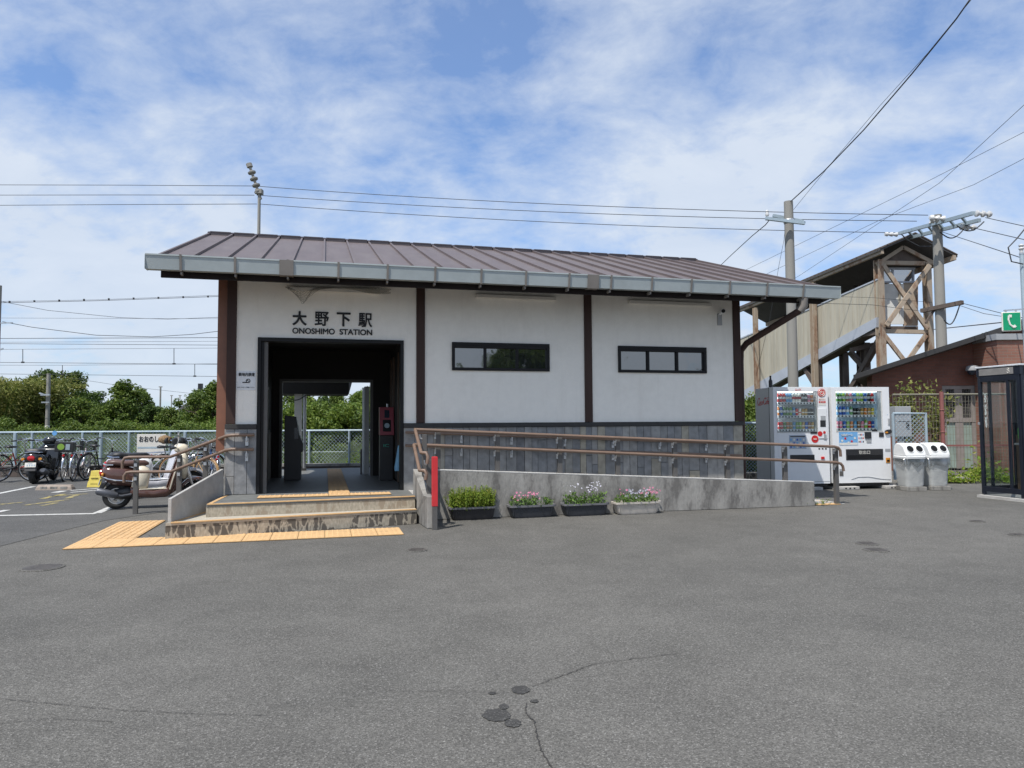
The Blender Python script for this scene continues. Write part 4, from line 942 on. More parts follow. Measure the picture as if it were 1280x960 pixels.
# ------------------------------------------------------------------ bins
def bin_(px, py, lab, blab, w=.45):
    P = gnd(px, py, .08); t = thing('litter_bin', lab, 'bin', (P.x, P.y+.22, 0), VA*.5, 'lidded white bins beside the drink machines')
    m = MB(); m.loft([((0,0,.085),(w*.40,0,0),(0,.17,0)),((0,0,.12),(w*.42,0,0),(0,.18,0)),((0,0,.60),(w*.48,0,0),(0,.21,0)),((0,0,.625),(w*.5,0,0),(0,.22,0))], 28, e=5); m.build('body', M['plastic_bag'], t, smooth=True)
    r = random.Random(px); m = MB()
    n = 40; vs = []
    for i in range(n):
        a = 2*PI*i/n; ca, sa = math.cos(a), math.sin(a); e = 5
        x = math.copysign(abs(ca)**(2/e), ca); y = math.copysign(abs(sa)**(2/e), sa)
        o = 1.03+.05*math.sin(i*1.7)+r.uniform(0,.04); vs.append((x*w*.5,y*.22,.635)); vs.append((x*w*.5*o,y*.22*o,.61)); vs.append((x*w*.49*(o+.01),y*.215*(o+.01),.55-r.uniform(0,.10)))
    m.add(vs, [(3*i+k, 3*((i+1)%n)+k, 3*((i+1)%n)+k+1, 3*i+k+1) for i in range(n) for k in (0,1)]); m.build('bag_edge', glass('thin_bag', (.75,.76,.76), .25, .3) if 'bag' not in M else M['bag'], t, smooth=True)
    m = MB(); m.loft([((0,0,.628),(w*.52,0,0),(0,.235,0)),((0,0,.665),(w*.53,0,0),(0,.24,0)),((0,0,.675),(w*.50,0,0),(0,.225,0))], 28, e=5)
    lid = m.build('lid', M['binlid'], t, smooth=True)
    prof = [(-.22,.676),(-.20,.74),(-.13,.86),(-.03,.915),(.09,.925),(.16,.88),(.20,.78),(.21,.676)]
    m = MB(); hw = w*.46
    m.prism([(-hw,y,z) for y,z in prof], (2*hw,0,0)); hood = m.build('hood', M['binlid'], lid, bev=.02)
    a = math.atan2(.12,.07)
    for sx in (-.085,.10):
        Mq = Matrix.Translation((sx,-.160,.81)) @ Euler((PI/2-.52,0,0)).to_matrix().to_4x4()
        m = MB(); m.lathe([(.072,-.008),(.072,.006)], 24, Mq); m.build('opening', M['black'], hood)
        m = MB(); m.ring(Mq @ Vector((0,0,.006)), Mq.to_3x3() @ Vector((0,0,1)), .074, .008, 24, 6); m.build('opening_rim', M['binlid'], hood, smooth=True)
    t2 = thing('bin_block', blab, 'block', (P.x, P.y+.22, 0), VA*.5, 'dark blocks under the bins')
    m = MB(); m.box(-w*.42,w*.46,-.20,.2,0,.082); m.build('block_body', M['conc'], t2, bev=.008)
M['bag'] = glass('thin_bag', (.75,.76,.76), .25, .3)
bin_(1146,609,'white two-hole bin standing right against the drink machine','dark concrete block under the bin that touches the drink machine')
bin_(1176,608,'white two-hole bin on the side nearer the red fence post','dark concrete block under the bin nearer the red fence post')
# ------------------------------------------------------------------ phone booth
t = thing('phone_booth', 'navy framed glass phone booth with white roof edge at the right of the forecourt', 'phone booth', (8.34,13.0,0), -math.radians(75))
w = .80; H0, H1 = .11, 2.30
def frame(mb, M4):
    mb.box(0,.055,-.02,.03,.06,H1-.17,M4); mb.box(w-.055,w,-.02,.03,.06,H1-.17,M4); mb.box(.055,w-.055,-.018,.028,H0,H0+.09,M4); mb.box(.055,w-.055,-.018,.028,2.04,H1-.17,M4); mb.box(.545,.59,-.016,.026,H0+.09,2.04,M4)
faces = [Matrix.Identity(4), Matrix.Translation((w,0,0)) @ Euler((0,0,PI/2)).to_matrix().to_4x4(), Matrix.Translation((w,w,0)) @ Euler((0,0,PI)).to_matrix().to_4x4(), Matrix.Translation((0,w,0)) @ Euler((0,0,-PI/2)).to_matrix().to_4x4()]
for i, M4 in enumerate(faces):
    mb = MB(); frame(mb, M4)
    if i == 1: mb.box(.05,w-.05,-.016,.024,1.58,1.62,M4); mb.box(.05,w-.05,-.016,.024,.95,1.0,M4)
    fr = mb.build('frame', M['booth'], t, bev=.004)
    mb = MB(); mb.box(.056,.544,.0,.006,H0+.091,2.039,M4); mb.box(.591,w-.056,.0,.006,H0+.091,2.039,M4); mb.build('glass', M['glass'], fr)
mb = MB(); mb.box(-.02,w+.02,-.02,w+.02,H1-.168,H1-.02); hd = mb.build('header', M['booth'], t, bev=.004)
mb = MB(); mb.box(.04,w-.10,-.026,-.021,H1-.15,H1-.035); mb.build('header_panel', pm('header_panel_grey', (.22,.21,.20), .4), hd)
mb = MB(); c = Vector((w-.19,-.028,H1-.09))
mb.ring(c+Vector((0,0,.022)), (0,1,0), .016, .005, 16, 4); mb.ring(c-Vector((0,0,.02)), (0,1,0), .020, .005, 16, 4); mb.build('emblem', M['offwhite'], hd)
mb = MB()
for k in range(5): mb.box(w+.021,w+.026,.05,w-.05,H1-.15+.025*k,H1-.138+.025*k)
mb.build('vent', M['black'], hd)
mb = MB(); mb.box(-.035,w+.035,-.035,w+.035,H1-.018,H1+.012); mb.build('roof', M['boothroof'], t, bev=.006)
mb = MB(); mb.box(.30,.60,.40,.75,.93,.96); mb.box(.43,.47,.5,.6,.06,.93); sh = mb.build('shelf', M['greypl'], t)
mb = MB(); mb.box(.50,.76,.32,.62,.96,1.30); ph = mb.build('telephone', M['phone'], t, bev=.02)
mb = MB(); mb.tube([(.52,.30,1.0),(.52,.27,1.06),(.52,.27,1.2),(.52,.30,1.26)], .025, 8); mb.build('handset', M['phone'], ph, smooth=True)
mb = MB(); mb.box(.56,.74,.315,.319,1.02,1.26); mb.build('keypad', M['greypl'], ph)
mb = MB(); mb.box(.08,.20,.70,.77,.02,1.1); mb.box(.26,.42,.745,.765,.62,.76); mb.build('notice_sheet', pm('notice_brown', (.16,.10,.06), .6), t)
mb = MB(); mb.box(-.02,.02,-.028,-.021,1.28,1.33); mb.build('hinge', M['silver'], t)
mb = MB(); mb.box(-.03,w+.1,-.1,w+.3,.0,.045); mb.build('base', M['concl'], t)
# phone sign on its pole
t = thing('phone_sign', 'square green sign with white telephone handset hanging on the pole above the booth', 'sign', dep(1264,402,13.6), math.radians(-12))
mb = MB(); mb.box(-.165,.165,-.02,.02,-.185,.185); mb.build('board', M['offwhite'], t, bev=.02)
mb = MB(); mb.box(-.145,.145,-.024,-.0205,-.165,.165); mb.build('green_face', M['green'], t)
mb = MB(); mb.tube([(-.045,-.027,.11),(-.055,-.027,.03),(-.03,-.027,-.06),(.03,-.027,-.115)], [.02,.016,.016,.02], 8, Matrix.Identity(4)); mb.bar((-.05,-.028,.105),(.0,-.028,.10),.05,.012,up=(0,1,0)); mb.bar((.02,-.028,-.11),(.06,-.028,-.08),.05,.012,up=(0,1,0)); mb.build('handset_symbol', DM['milk_white'], t)
mb = MB(); mb.box(-.10,-.07,-.01,.01,.185,.21); mb.box(.07,.10,-.01,.01,.185,.21); mb.bar((-.12,0,.215),(.34,0,.235),.02); mb.build('hanger', M['silver'], t)
Pq = gnd(1279,612); Pq = dep(1290,600,13.75)
t = thing('sign_pole', 'slim grey steel pole at the right edge carrying the telephone sign', 'pole', (Pq.x+.0,13.75,0))
zt = dep(1276,318,13.75).z
mb = MB(); mb.tube([(0,0,0),(-.005,0,zt)], .04, 12); mb.build('shaft', M['galv'], t, smooth=True)
mb = MB(); mb.lathe([(.045,0),(.045,.03)], 12, Matrix.Translation((-.005,0,zt))); mb.build('cap', M['silver'], t)
mb = MB(); mb.tube([(-.01,0,zt),(-.01,0,zt+.08)], .03, 8); mb.lathe([(.03,0),(.05,.03),(.03,.06),(.048,.09),(.025,.12)], 12, Matrix.Translation((-.01,0,zt+.08))); mb.build('insulator', M['insul'], t, smooth=True)
mb = MB(); mb.tube([(-.03,-.06,zt-.2),(-.25,-.06,zt-.15),(-.30,-.06,zt+.12),(-.12,-.06,zt+.3),(.05,-.06,zt+.5)], .012, 6); mb.build('lead_wire', M['wire'], t)
# ------------------------------------------------------------------ brick building behind the right fence
t = thing('brick_building', 'low red-brown brick building with dark sloping roof behind the right fence', 'building', (0,0,0))
Y = 20.0
def X(x, y=500, Yd=None): return dep(x, y, Yd or Y)
cl = X(1090,470); e0 = X(1068,470,Y-.6); e1 = X(1300,395,Y-.6); sl = (e1.z-e0.z)/(e1.x-e0.x)
xr = cl.x+9
zroof = lambda x: e0.z+sl*(x-e0.x)
wx0, wx1 = X(1179,520).x, X(1262,520).x; wz1 = X(1190,482).z
mb = MB()
mb.prism([(cl.x,Y,0),(wx0,Y,0),(wx0,Y,zroof(wx0)-.1),(cl.x,Y,zroof(cl.x)-.1)], (0,.3,0))
mb.prism([(wx1,Y,0),(xr,Y,0),(xr,Y,zroof(xr)-.1),(wx1,Y,zroof(wx1)-.1)], (0,.3,0))
mb.prism([(wx0,Y,wz1),(wx1,Y,wz1),(wx1,Y,zroof(wx1)-.1),(wx0,Y,zroof(wx0)-.1)], (0,.3,0))
mb.prism([(cl.x,Y+.301,0),(cl.x,Y+.301,zroof(cl.x)-.12),(cl.x+.3,Y+.301,zroof(cl.x)-.12),(cl.x+.3,Y+.301,0)], (4.2,7.6,0)); mb.build('wall', M['brick'], t)
mb = MB(); mb.prism([(e0.x,Y-.6,e0.z),(xr+.5,Y-.6,zroof(xr+.5)),(xr+.5,Y-.6,zroof(xr+.5)-.13),(e0.x,Y-.6,e0.z-.08)], (4.9,9,0)); rf2 = mb.build('roof', M['slateroof'], t)
mb = MB(); mb.prism([(e0.x-.03,Y-.66,e0.z+.03),(xr+.5,Y-.66,zroof(xr+.5)+.03),(xr+.5,Y-.66,zroof(xr+.5)-.14),(e0.x-.03,Y-.66,e0.z-.09)], (0,.055,0)); mb.build('verge_trim', M['sill'], rf2)
lp = X(1246,425,Y-1.0); mb = MB(); mb.box(lp.x,lp.x+5,Y-1.0,Y-.01,0,lp.z); mb.build('projecting_bay', M['brickl'], t)
mb = MB(); mb.box(lp.x-.05,lp.x+5,Y-1.06,Y-.05,lp.z+.002,lp.z+.16); mb.build('bay_coping', M['greypl'], t)
cols = 4; cw = (wx1-wx0)/cols; zmid = X(1190,525).z
mb = MB(); mb.box(wx0,wx1,Y+.02,Y+.14,wz1-.10,wz1-.001); mb.box(wx0,wx1,Y+.02,Y+.14,zmid-.06,zmid+.06)
for k in range(cols+1): mb.box(max(wx0, wx0+cw*k-.11),min(wx1, wx0+cw*k+.11),Y+.03,Y+.15,0.05,wz1-.101)
wf = mb.build('window', pm('window_mullion_grey', (.26,.235,.22), .6), t)
mb = MB()
for k in range(cols): mb.box(wx0+cw*k+.111,wx0+cw*(k+1)-.111,Y+.08,Y+.10,zmid+.06,wz1-.1)
mb.build('pane', M['pane'], wf)
mb = MB()
for k in range(cols):
    for j in range(1,5): mb.box(wx0+cw*k+.11+j*(cw-.22)/5-.008,wx0+cw*k+.11+j*(cw-.22)/5+.008,Y+.05,Y+.07,zmid+.06,wz1-.1)
    for j in range(1,4): mb.box(wx0+cw*k+.11,wx0+cw*(k+1)-.11,Y+.045,Y+.049,zmid+.06+j*.18,zmid+.075+j*.18)
mb.build('grille', M['rpost'], wf)
mb = MB()
for k in range(cols): mb.box(wx0+cw*k+.112,wx0+cw*(k+1)-.112,Y+.06,Y+.08,.06,zmid-.061)
mb.build('lower_panel', pm('pale_green_panel', (.26,.33,.29), .5), wf)
t = thing('dome_camera', 'grey dome camera on the brick wall to the upper left of the booth', 'camera', (X(1211,462).x, Y, X(1211,462).z))
mb = MB(); mb.box(-.06,.06,-.06,-.002,-.05,.05); mb.tube([(0,-.05,0),(-.05,-.22,.03)], .045, 10); mb.lathe([(.01,.13),(.14,.09),(.17,0),(.165,-.03)], 18, Matrix.Translation((-.08,-.28,-.02))); mb.build('hood', M['greypl'], t, smooth=True)
mb = MB(); mb.lathe([(.14,-.031),(.13,-.08),(.08,-.14),(.01,-.16)], 18, Matrix.Translation((-.08,-.28,-.02))); mb.build('dome', M['screen'], t, smooth=True)
# ------------------------------------------------------------------ fences on the right
t = thing('mesh_fence', 'tall weathered wire mesh fence with red-brown post in front of the brick building', 'fence', (0,0,0))
Yf = 16.6; x0 = dep(1116,500,Yf).x; x1 = dep(1330,500,Yf).x; zt = dep(1180,493,Yf).z
mb = MB(); x = x0
while x < x1: mb.box(x-.0025,x+.0025,Yf-.003,Yf+.003,.12,zt); x += .075
z = .15
while z < zt: mb.box(x0,x1,Yf+.0045,Yf+.0095,z-.003,z+.003); z += .15
mb.build('wire_panel', M['meshg'], t)
mb = MB(); mb.tube([(x0,Yf,zt),(x1,Yf,zt)], .022, 8); mb.build('top_rail', M['meshg'], t)
mb = MB(); zz = dep(1180,557,Yf).z; mb.box(x0,x1,Yf-.02,Yf-.005,zz-.02,zz+.02); mb.build('middle_rail', M['redpost'], t)
for x in (1177, 1262):
    p = dep(x,500,Yf-.05); mb = MB(); mb.tube([(p.x,p.y,0),(p.x,p.y,zt+.06)], .045, 10)
    for z in (.6,1.1,1.6): mb.ring((p.x,p.y,z),(0,0,1),.047,.012,14,6)
    mb.build('post', M['redpost'], t, smooth=True)
t = thing('low_kerb', 'low concrete kerb along the foot of the mesh fence', 'kerb', (0,0,0))
mb = MB(); a = gnd(1132,606); b_ = gnd(1330,618); mb.prism([(a.x,a.y+.9,.0),(b_.x,a.y+.3,.0),(b_.x,a.y+.45,.0),(a.x,a.y+1.05,.0)], (0,0,.12)); mb.build('kerb_body', M['conc'], t)
def chain(mb, x0, x1, z0, z1, y, pitch, w=.005):
    h = z1-z0; n = int((x1-x0+h)/pitch)+1
    for k in range(n):
        for sg in (1,-1):
            xs = x0-h+k*pitch if sg > 0 else x0+k*pitch
            xe = xs+sg*h; a0, a1 = (xs, z0), (xe, z1)
            # clip
            def cl(t): return xs+(xe-xs)*t
            t0, t1 = 0, 1; lo = (x0-xs)/(xe-xs); hi = (x1-xs)/(xe-xs); t0 = max(t0, min(lo,hi)); t1 = min(t1, max(lo,hi))
            if t1-t0 > .02: mb.bar((cl(t0),y+.003*sg,z0+h*t0),(cl(t1),y+.003*sg,z0+h*t1), w, w)
t = thing('gate_panel', 'small blue-grey framed chain-link gate behind the two white bins', 'gate', (0,0,0))
Yg = 15.7; a = dep(1116,517,Yg); b_ = dep(1157,517,Yg)
mb = MB(); mb.tube([(a.x,Yg,a.z),(b_.x,Yg,a.z),(b_.x,Yg,.1)], .03, 8); mb.tube([(a.x,Yg,a.z),(a.x,Yg,.1)], .03, 8); mb.build('frame', M['galv'], t)
mb = MB(); chain(mb, a.x, b_.x, .1, a.z, Yg, .09, .008); mb.build('chain_link', M['galv'], t)
t = thing('meter_box', 'pale grey electric box on the fence behind the bins', 'box', (0,0,0)); Ym = 16.2
a = dep(1119,508,Ym); b_ = dep(1140,546,Ym); mb = MB(); mb.box(a.x,b_.x,Ym,Ym+.25,b_.z,a.z); mb.build('cabinet', M['greypl'], t, bev=.01)
mb = MB(); mb.box(b_.x-.12,b_.x-.06,Ym-.02,Ym-.001,b_.z+.2,b_.z+.32); mb.box(a.x+.02,b_.x-.02,Ym-.006,Ym-.001,(a.z+b_.z)/2,(a.z+b_.z)/2+.01); mb.build('latch', M['sill'], t)
mb = MB(); mb.box(a.x+.1,a.x+.2,Ym+.05,Ym+.15,0,b_.z); mb.build('stand', M['greypl'], t)
# left of machines: fence seen in the gap beside the station
t = thing('gap_fence', 'short dark chain-link fence in the gap between station and drink machine', 'fence', (0,0,0))
Yk = 16.6; a = dep(905,530,Yk); b_ = dep(985,530,Yk); zt = dep(930,529,Yk).z
mb = MB(); mb.tube([(a.x,Yk,zt),(b_.x,Yk,zt)], .03, 8); mb.build('top_rail', M['galv'], t)
mb = MB(); chain(mb, a.x, b_.x, .2, zt, Yk, .08, .008); mb.build('chain_link', M['galv'], t)
for x in (a.x+.1, b_.x-.1):
    mb = MB(); mb.tube([(x,Yk,0),(x,Yk,zt)], .03, 8); mb.build('post', M['galv'], t)
t = thing('rubble_wall', 'low pale rubble stone wall beneath the gap fence', 'low wall', (0,0,0)); mb = MB(); mb.box(a.x,b_.x,Yk-.1,Yk+.1,0,.199); mb.box(a.x+1.0,b_.x,Yk-1.3,Yk-1.1,0,.35); mb.build('stones', M['riser'], t)
# ------------------------------------------------------------------ footbridge
t = thing('footbridge', 'covered footbridge stair with rusting steel tower and cream side panels behind the drink machines', 'footbridge', (0,0,0))
YB = 24.0
def E_(x, y, o=0): return dep(x, y, YB) + fn*o
C0 = E_(1098,400)
def S_(x, y, o=0): return plane(x, y, C0, fe) + fe*o            # the long side, running away along the track normal
def slab(pts, th, name, mat, parent, o=0):
    mb = MB(); mb.prism([S_(x,y)+fe*o for x,y in pts], fe*th); return mb.build(name, mat, parent)
WB = 1.62
pan = [(1097,350.5),(1060,366.5),(1000,392.5),(960,409.5),(928,423),(905,433),(905,500),(928,489),(1097,396.2)]
slab(pan, .08, 'side_panel', M['panelc'], t); slab(pan, .08, 'side_panel', M['panelc'], t, .85)
strp = [(1097,396.6),(928,489.6),(915,497),(915,511),(928,503),(1097,409)]
slab(strp, .14, 'stringer', M['skirt'], t, -.05)
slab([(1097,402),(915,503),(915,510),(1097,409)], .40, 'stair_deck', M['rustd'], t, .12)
slab([(1097,348.3),(1000,390.6),(905,431.3),(905,432.8),(1000,392.2),(1097,350.2)], .12, 'panel_cap', M['skirt'], t, -.02)
mb = MB()
for k in range(34):                                              # folds of the corrugated panel
    x = 1094-k*5.6
    yt = 350.5+(1097-x)*.431+1; yb = 396.2+(1097-x)*.549-1
    mb.bar(S_(x,yt)-fe*.004, S_(x,yb)-fe*.004, .014, .008, up=tuple(fn))
mb.build('panel_fold', M['panelc'], t)
# roof, nearly level, running back
el = E_(1086,315,-.5); ap = E_(1129,296,-.5); er = E_(1181,323,-.5); RV = fn*10.5-Vector((0,0,.80)); dn = Vector((0,0,-.07))
mb = MB(); mb.prism([el,ap,er,er+dn,ap+dn,el+dn], RV); rf = mb.build('roof', M['slateroof'], t)
mb = MB()
for k in range(48):
    o = RV*(k/48); mb.bar(el+o+Vector((0,0,.01)), ap+o+Vector((0,0,.01)), .05, .03); mb.bar(er+o+Vector((0,0,.01)), ap+o+Vector((0,0,.01)), .05, .03)
mb.build('roof_rib', M['rustd'], rf)
for e0_, sg in ((el,1),(er,-1)):
    a = e0_+fe*(.10*sg)-Vector((0,0,.085)); mb = MB(); mb.bar(a, a+RV, .10, .16); mb.build('eave_beam', M['rust'], rf)
gl, ga, gr = E_(1094,331,-.06), E_(1127,309.5,-.06), E_(1168,331,-.06)
mb = MB(); mb.bar(gl, ga, .08, .12); mb.bar(ga, gr, .08, .12); mb.build('gable_trim', M['rust'], rf)
mb = MB(); mb.prism([gl+fn*.1, ga+fn*.1, gr+fn*.1], fn*.05); mb.build('gable_panel', M['rustd'], rf)
# tower
def hpost(p, zt, w, name, mat, zb=0.0):
    mb = MB()
    for sg in (-1,1): mb.bar((p.x+fn.x*w/2*sg, p.y+fn.y*w/2*sg, zb), (p.x+fn.x*w/2*sg, p.y+fn.y*w/2*sg, zt), w, .03, up=tuple(fn))
    mb.bar((p.x,p.y,zb), (p.x,p.y,zt), .03, w-.06, up=tuple(fn)); return mb.build(name, M[mat], t)
pl_, pr_ = E_(1098,330), E_(1158,330)
hpost(pl_, E_(1098,325).z, .21, 'tower_post', 'rust'); hpost(pr_, E_(1158,328).z, .19, 'tower_post', 'rust')
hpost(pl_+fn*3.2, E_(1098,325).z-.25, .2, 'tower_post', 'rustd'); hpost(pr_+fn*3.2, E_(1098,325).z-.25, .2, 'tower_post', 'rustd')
for y in (328.5, 414):
    mb = MB(); mb.bar(E_(1099,y), E_(1159,y+1), .12, .13); mb.build('tower_beam', M['rust'], t)
mb = MB(); mb.bar(pl_+fn*.1+Vector((0,0,E_(1098,415).z-pl_.z)), pl_+fn*3.2+Vector((0,0,E_(1098,415).z-pl_.z)), .12, .14); mb.build('tower_beam', M['rustd'], t)
for (a, b, o) in (((1101,332),(1156,411),-.10),((1156,333),(1102,408),-.2),((1103,418),(1128,450),-.05),((1156,419),(1134,450),-.05)):
    mb = MB(); mb.bar(E_(*a,o), E_(*b,o), .09, .13); mb.build('tower_brace', M['rust'], t)
def wall2(x0, x1, y0, y1, name, mat, o=.25):
    mb = MB(); mb.prism([E_(x0,y0,o),E_(x1,y0,o),E_(x1,y1,o),E_(x0,y1,o)], fn*.05); return mb.build(name, M[mat], t)
wall2(1102,1137,353,404,'landing_panel','panelw'); wall2(1137.3,1155,352,406,'landing_panel','rust'); wall2(1103,1155,406.5,413,'landing_beam','rustd')
wn = wall2(1103,1155,350,352,'window_sill','skirt',.2)
mb = MB(); mb.prism([E_(1104,334,.3),E_(1151,334,.3),E_(1151,350,.3),E_(1104,350,.3)], fn*.02); mb.build('pane', mirror_pane('bridge_glass', (.12,.14,.16), .5), wn)
mb = MB()
for x in (1104,1124,1150): mb.bar(E_(x,334,.28), E_(x,350,.28), .05, .05)
mb.bar(E_(1103,333.5,.28), E_(1152,333.5,.28), .06, .06); mb.build('frame', M['skirt'], wn)
# stair supports
for x, yt, w in ((1020,354,.17),(948,385,.15)):
    p = S_(x, yt)-fe*.16; hpost(p, p.z, w, 'stair_post', 'rust')
for x, yt in ((1034,440),(1060,428)):
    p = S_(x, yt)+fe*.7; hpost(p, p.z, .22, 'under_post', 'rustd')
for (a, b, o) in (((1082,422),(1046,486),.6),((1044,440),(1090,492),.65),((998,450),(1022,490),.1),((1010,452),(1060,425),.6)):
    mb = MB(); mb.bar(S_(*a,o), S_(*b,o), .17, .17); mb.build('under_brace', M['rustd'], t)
mb = MB(); mb.bar(E_(1103,432,1.5), E_(1150,421,1.5), .12, .16); mb.build('under_beam', M['rustd'], t)
q0 = S_(928,488); mb = MB(); mb.prism([q0-fe*.05, q0+fe*(WB+.1), q0+fe*(WB+.1)+fn*4, q0-fe*.05+fn*4], (0,0,-.45)); mb.build('landing', M['skirt'], t)
for o in (.1,1.4): p = q0+fe*o+fn*2.5; hpost(p, q0.z-.451, .2, 'landing_post', 'rustd')
# ------------------------------------------------------------------ poles
def pole(name, lab, px, py, Y, ytop, r0, r1, parentcat='utility pole', group=None, mat='pole'):
    b = dep(px, py, Y); z = dep(px, ytop, Y).z
    o = thing(name, lab, parentcat, (b.x, Y, 0), 0, group)
    mb = MB(); mb.tube([(0,0,0),(0,0,z*.5),(0,0,z)], [r0,(r0+r1)/2,r1], 16); mb.build('shaft', M[mat], o, smooth=True); return o, z, b.x
oA, zA, xA = pole('utility_pole', 'concrete utility pole standing in front of the footbridge stair, behind the drink machine', 990.5, 440, 22, 252, .16, .133)
def L_(o, x, y, Y): return dep(x, y, Y)-o.location
mb = MB(); mb.bar(L_(oA,957,273,21.7), L_(oA,1006,279,21.7), .09, .09); mb.bar(L_(oA,966,269.5,22.3), L_(oA,1004,277,22.3), .09, .09); ca = mb.build('crossarm', M['galv'], oA)
mb = MB(); mb.lathe([(.15,0),(.16,.03),(.16,.09),(.15,.12)], 16, Matrix.Translation((0,0,zA-.68))); mb.build('band', M['silver'], oA)
mb = MB(); mb.lathe([(.05,0),(.06,.05),(.04,.10),(.055,.14),(.03,.18)], 12, Matrix.Translation(L_(oA,959,270,21.7))); mb.build('insulator', M['insul'], oA, smooth=True)
oB, zB, xB = pole('utility_pole', 'concrete utility pole with white insulators on its slanting crossarm, right of the footbridge', 1174, 350, 22, 269, .165, .135)
a, b = L_(oB,1124,294,24), L_(oB,1217,269,20)
mb = MB(); mb.bar(a+Vector((0,0,.06)), b+Vector((0,0,.06)), .10, .10); mb.bar(a+Vector((.25,.15,-.1)), b+Vector((.25,.15,-.1)), .10, .10)
for k in range(1,7): c = a.lerp(b, k/7); mb.bar(c+Vector((0,0,.06)), c+Vector((.25,.15,-.1)), .06, .06)
mb.build('crossarm', M['galv'], oB)
def insul(o, p, ax, n=3, R=.095):
    ax = Vector(ax).normalized(); q = ax.to_track_quat('Z','Y').to_matrix().to_4x4(); mb = MB(); prof = []
    for k in range(n): prof += [(.04,.16*k),(R,.16*k+.02),(R*.9,.16*k+.07),(.05,.16*k+.11)]
    mb.lathe(prof, 14, Matrix.Translation(p) @ q); mb.build('insulator', M['insul'], o, smooth=True)
insul(oB, b+Vector((.05,0,.05)), (1,-.1,-.1), 3); insul(oB, a.lerp(b,.80)+Vector((.1,0,-.2)), (1,-.1,-.12), 3); insul(oB, a+Vector((-.05,0,.02)), (-1,0,.05), 3, .075)
insul(oB, a.lerp(b,.66)+Vector((0,0,.12)), (-1,.1,.1), 3); insul(oB, a.lerp(b,.44)+Vector((0,-.2,.05)), (0,0,1), 2); insul(oB, Vector((-.1,-.3,zB-.25)), (-1,0,.05), 2)
mb = MB(); mb.bar(L_(oB,1152,388.5,22.4), L_(oB,1203,378,21.2), .13, .12); mb.bar(L_(oB,1157,404,22.1), L_(oB,1168,387,22.1), .06,.06); mb.build('lower_arm', M['rustd'], oB)
mb = MB(); pts = [L_(oB,1124+(1200-1124)*0+x,y,23) for x,y in ((3,293),(10,300),(25,308),(40,308))]; mb.tube(pts, .018, 6)
for (x0,y0,x1,y1,sg,Y) in ((1175,290,1206,285,10,21.5),(1196,282,1230,277,9,20.5),(1180,400,1200,380,14,21.5)):
    mb.tube([L_(oB,x0+(x1-x0)*k/10, y0+(y1-y0)*k/10+sg*math.sin(PI*k/10), Y) for k in range(11)], .018, 6)
mb.build('jumper_wire', M['wire'], oB)
oC, zC, xC = pole('insulator_pole', 'slim grey pole with a leaning stack of insulators rising behind the station roof', 323.5, 290, 27, 241, .07, .055, 'pole', None, 'pole')
mb = MB(); a, b = L_(oC,326,249,27), L_(oC,312.5,209,27); mb.tube([a,b], .05, 10); st_ = mb.build('stack_rod', M['pole'], oC)
for k in range(4):
    c = a.lerp(b, .22+.2*k); mb = MB(); q = (b-a).to_track_quat('Z','Y').to_matrix().to_4x4(); mb.lathe([(.05,-.06),(.14,-.02),(.15,.03),(.06,.09)], 16, Matrix.Translation(c) @ q); mb.build('insulator', M['pole'], st_, smooth=True)
mb = MB(); mb.box(-.12,.12,-.12,.12,zC-.05,zC+.12); mb.build('collar', M['pole'], oC); mb = MB(); mb.tube([b,b+(b-a).normalized()*.14],.11,10); mb.build('cap', M['pole'], oC)
oD, zD, xD = pole('trackside_pole', 'short concrete trackside pole in front of the trees behind the left fence', 59.5, 520, 34, 467, .10, .085, 'utility pole')
mb = MB(); mb.lathe([(.102,0),(.102,.22)], 14, Matrix.Translation((0,0,dep(59,535,34).z-.1)), cap=True); mb.build('white_band', DM['milk_white'], oD)
mb = MB(); mb.bar((-.22,-.18,zD-1.0),(.2,-.18,zD-1.0),.08); mb.bar((-.3,-.18,zD-.92),(.0,-.18,zD-1.02),.06); mb.bar((-.18,-.18,zD-1.35),(.18,-.18,zD-1.35),.06); mb.build('bracket', M['silver'], oD)
oE, zE, xE = pole('line_pole', 'grey overhead line pole cut by the left edge of the photo', -1.2, 385, 28, 357, .085, .075, 'pole', None, 'pole')
mb = MB(); mb.bar((0,0,dep(0,404,28).z),(.55,0,dep(0,404,28).z+.02),.04); mb.bar((0,-.05,dep(0,438,28).z),(.25,-.05,dep(0,436,28).z),.05); mb.build('bracket', M['silver'], oE)
for x, yt, Y, lab in ((200,483,48,'tall thin mast standing among the trees left of the station'),(214,494,60,'thin distant mast, leftmost of three in a row above the trees'),(224.5,494,60,'thin distant mast, middle one of three in a row above the trees'),(236.5,495,60,'thin distant mast, nearest the grey-roofed house')):
    o, z, xx = pole('mast', lab, x, 520, Y, yt, .065 if Y < 50 else .045, .05 if Y < 50 else .035, 'mast', 'thin masts above the left trees', 'pole')
    mb = MB(); mb.box(-.11,.11,-.03,.03,z-.06,z); mb.build('arm', M['pole'], o)
oS, zS, xS = pole('rail_signal', 'small dark railway signal head on a post above the trees beside the station', 250, 520, 45, 492, .07, .06, 'signal', None, 'pole')
mb = MB(); mb.box(-.12,.12,-.1,.1,zS+.1,zS+.62); mb.build('signal_head', M['blackp'], oS); mb = MB(); mb.lathe([(.05,0),(.22,.03),(.22,.09),(.05,.12)],14,Matrix.Translation((0,0,zS))); mb.build('collar', M['pole'], oS)
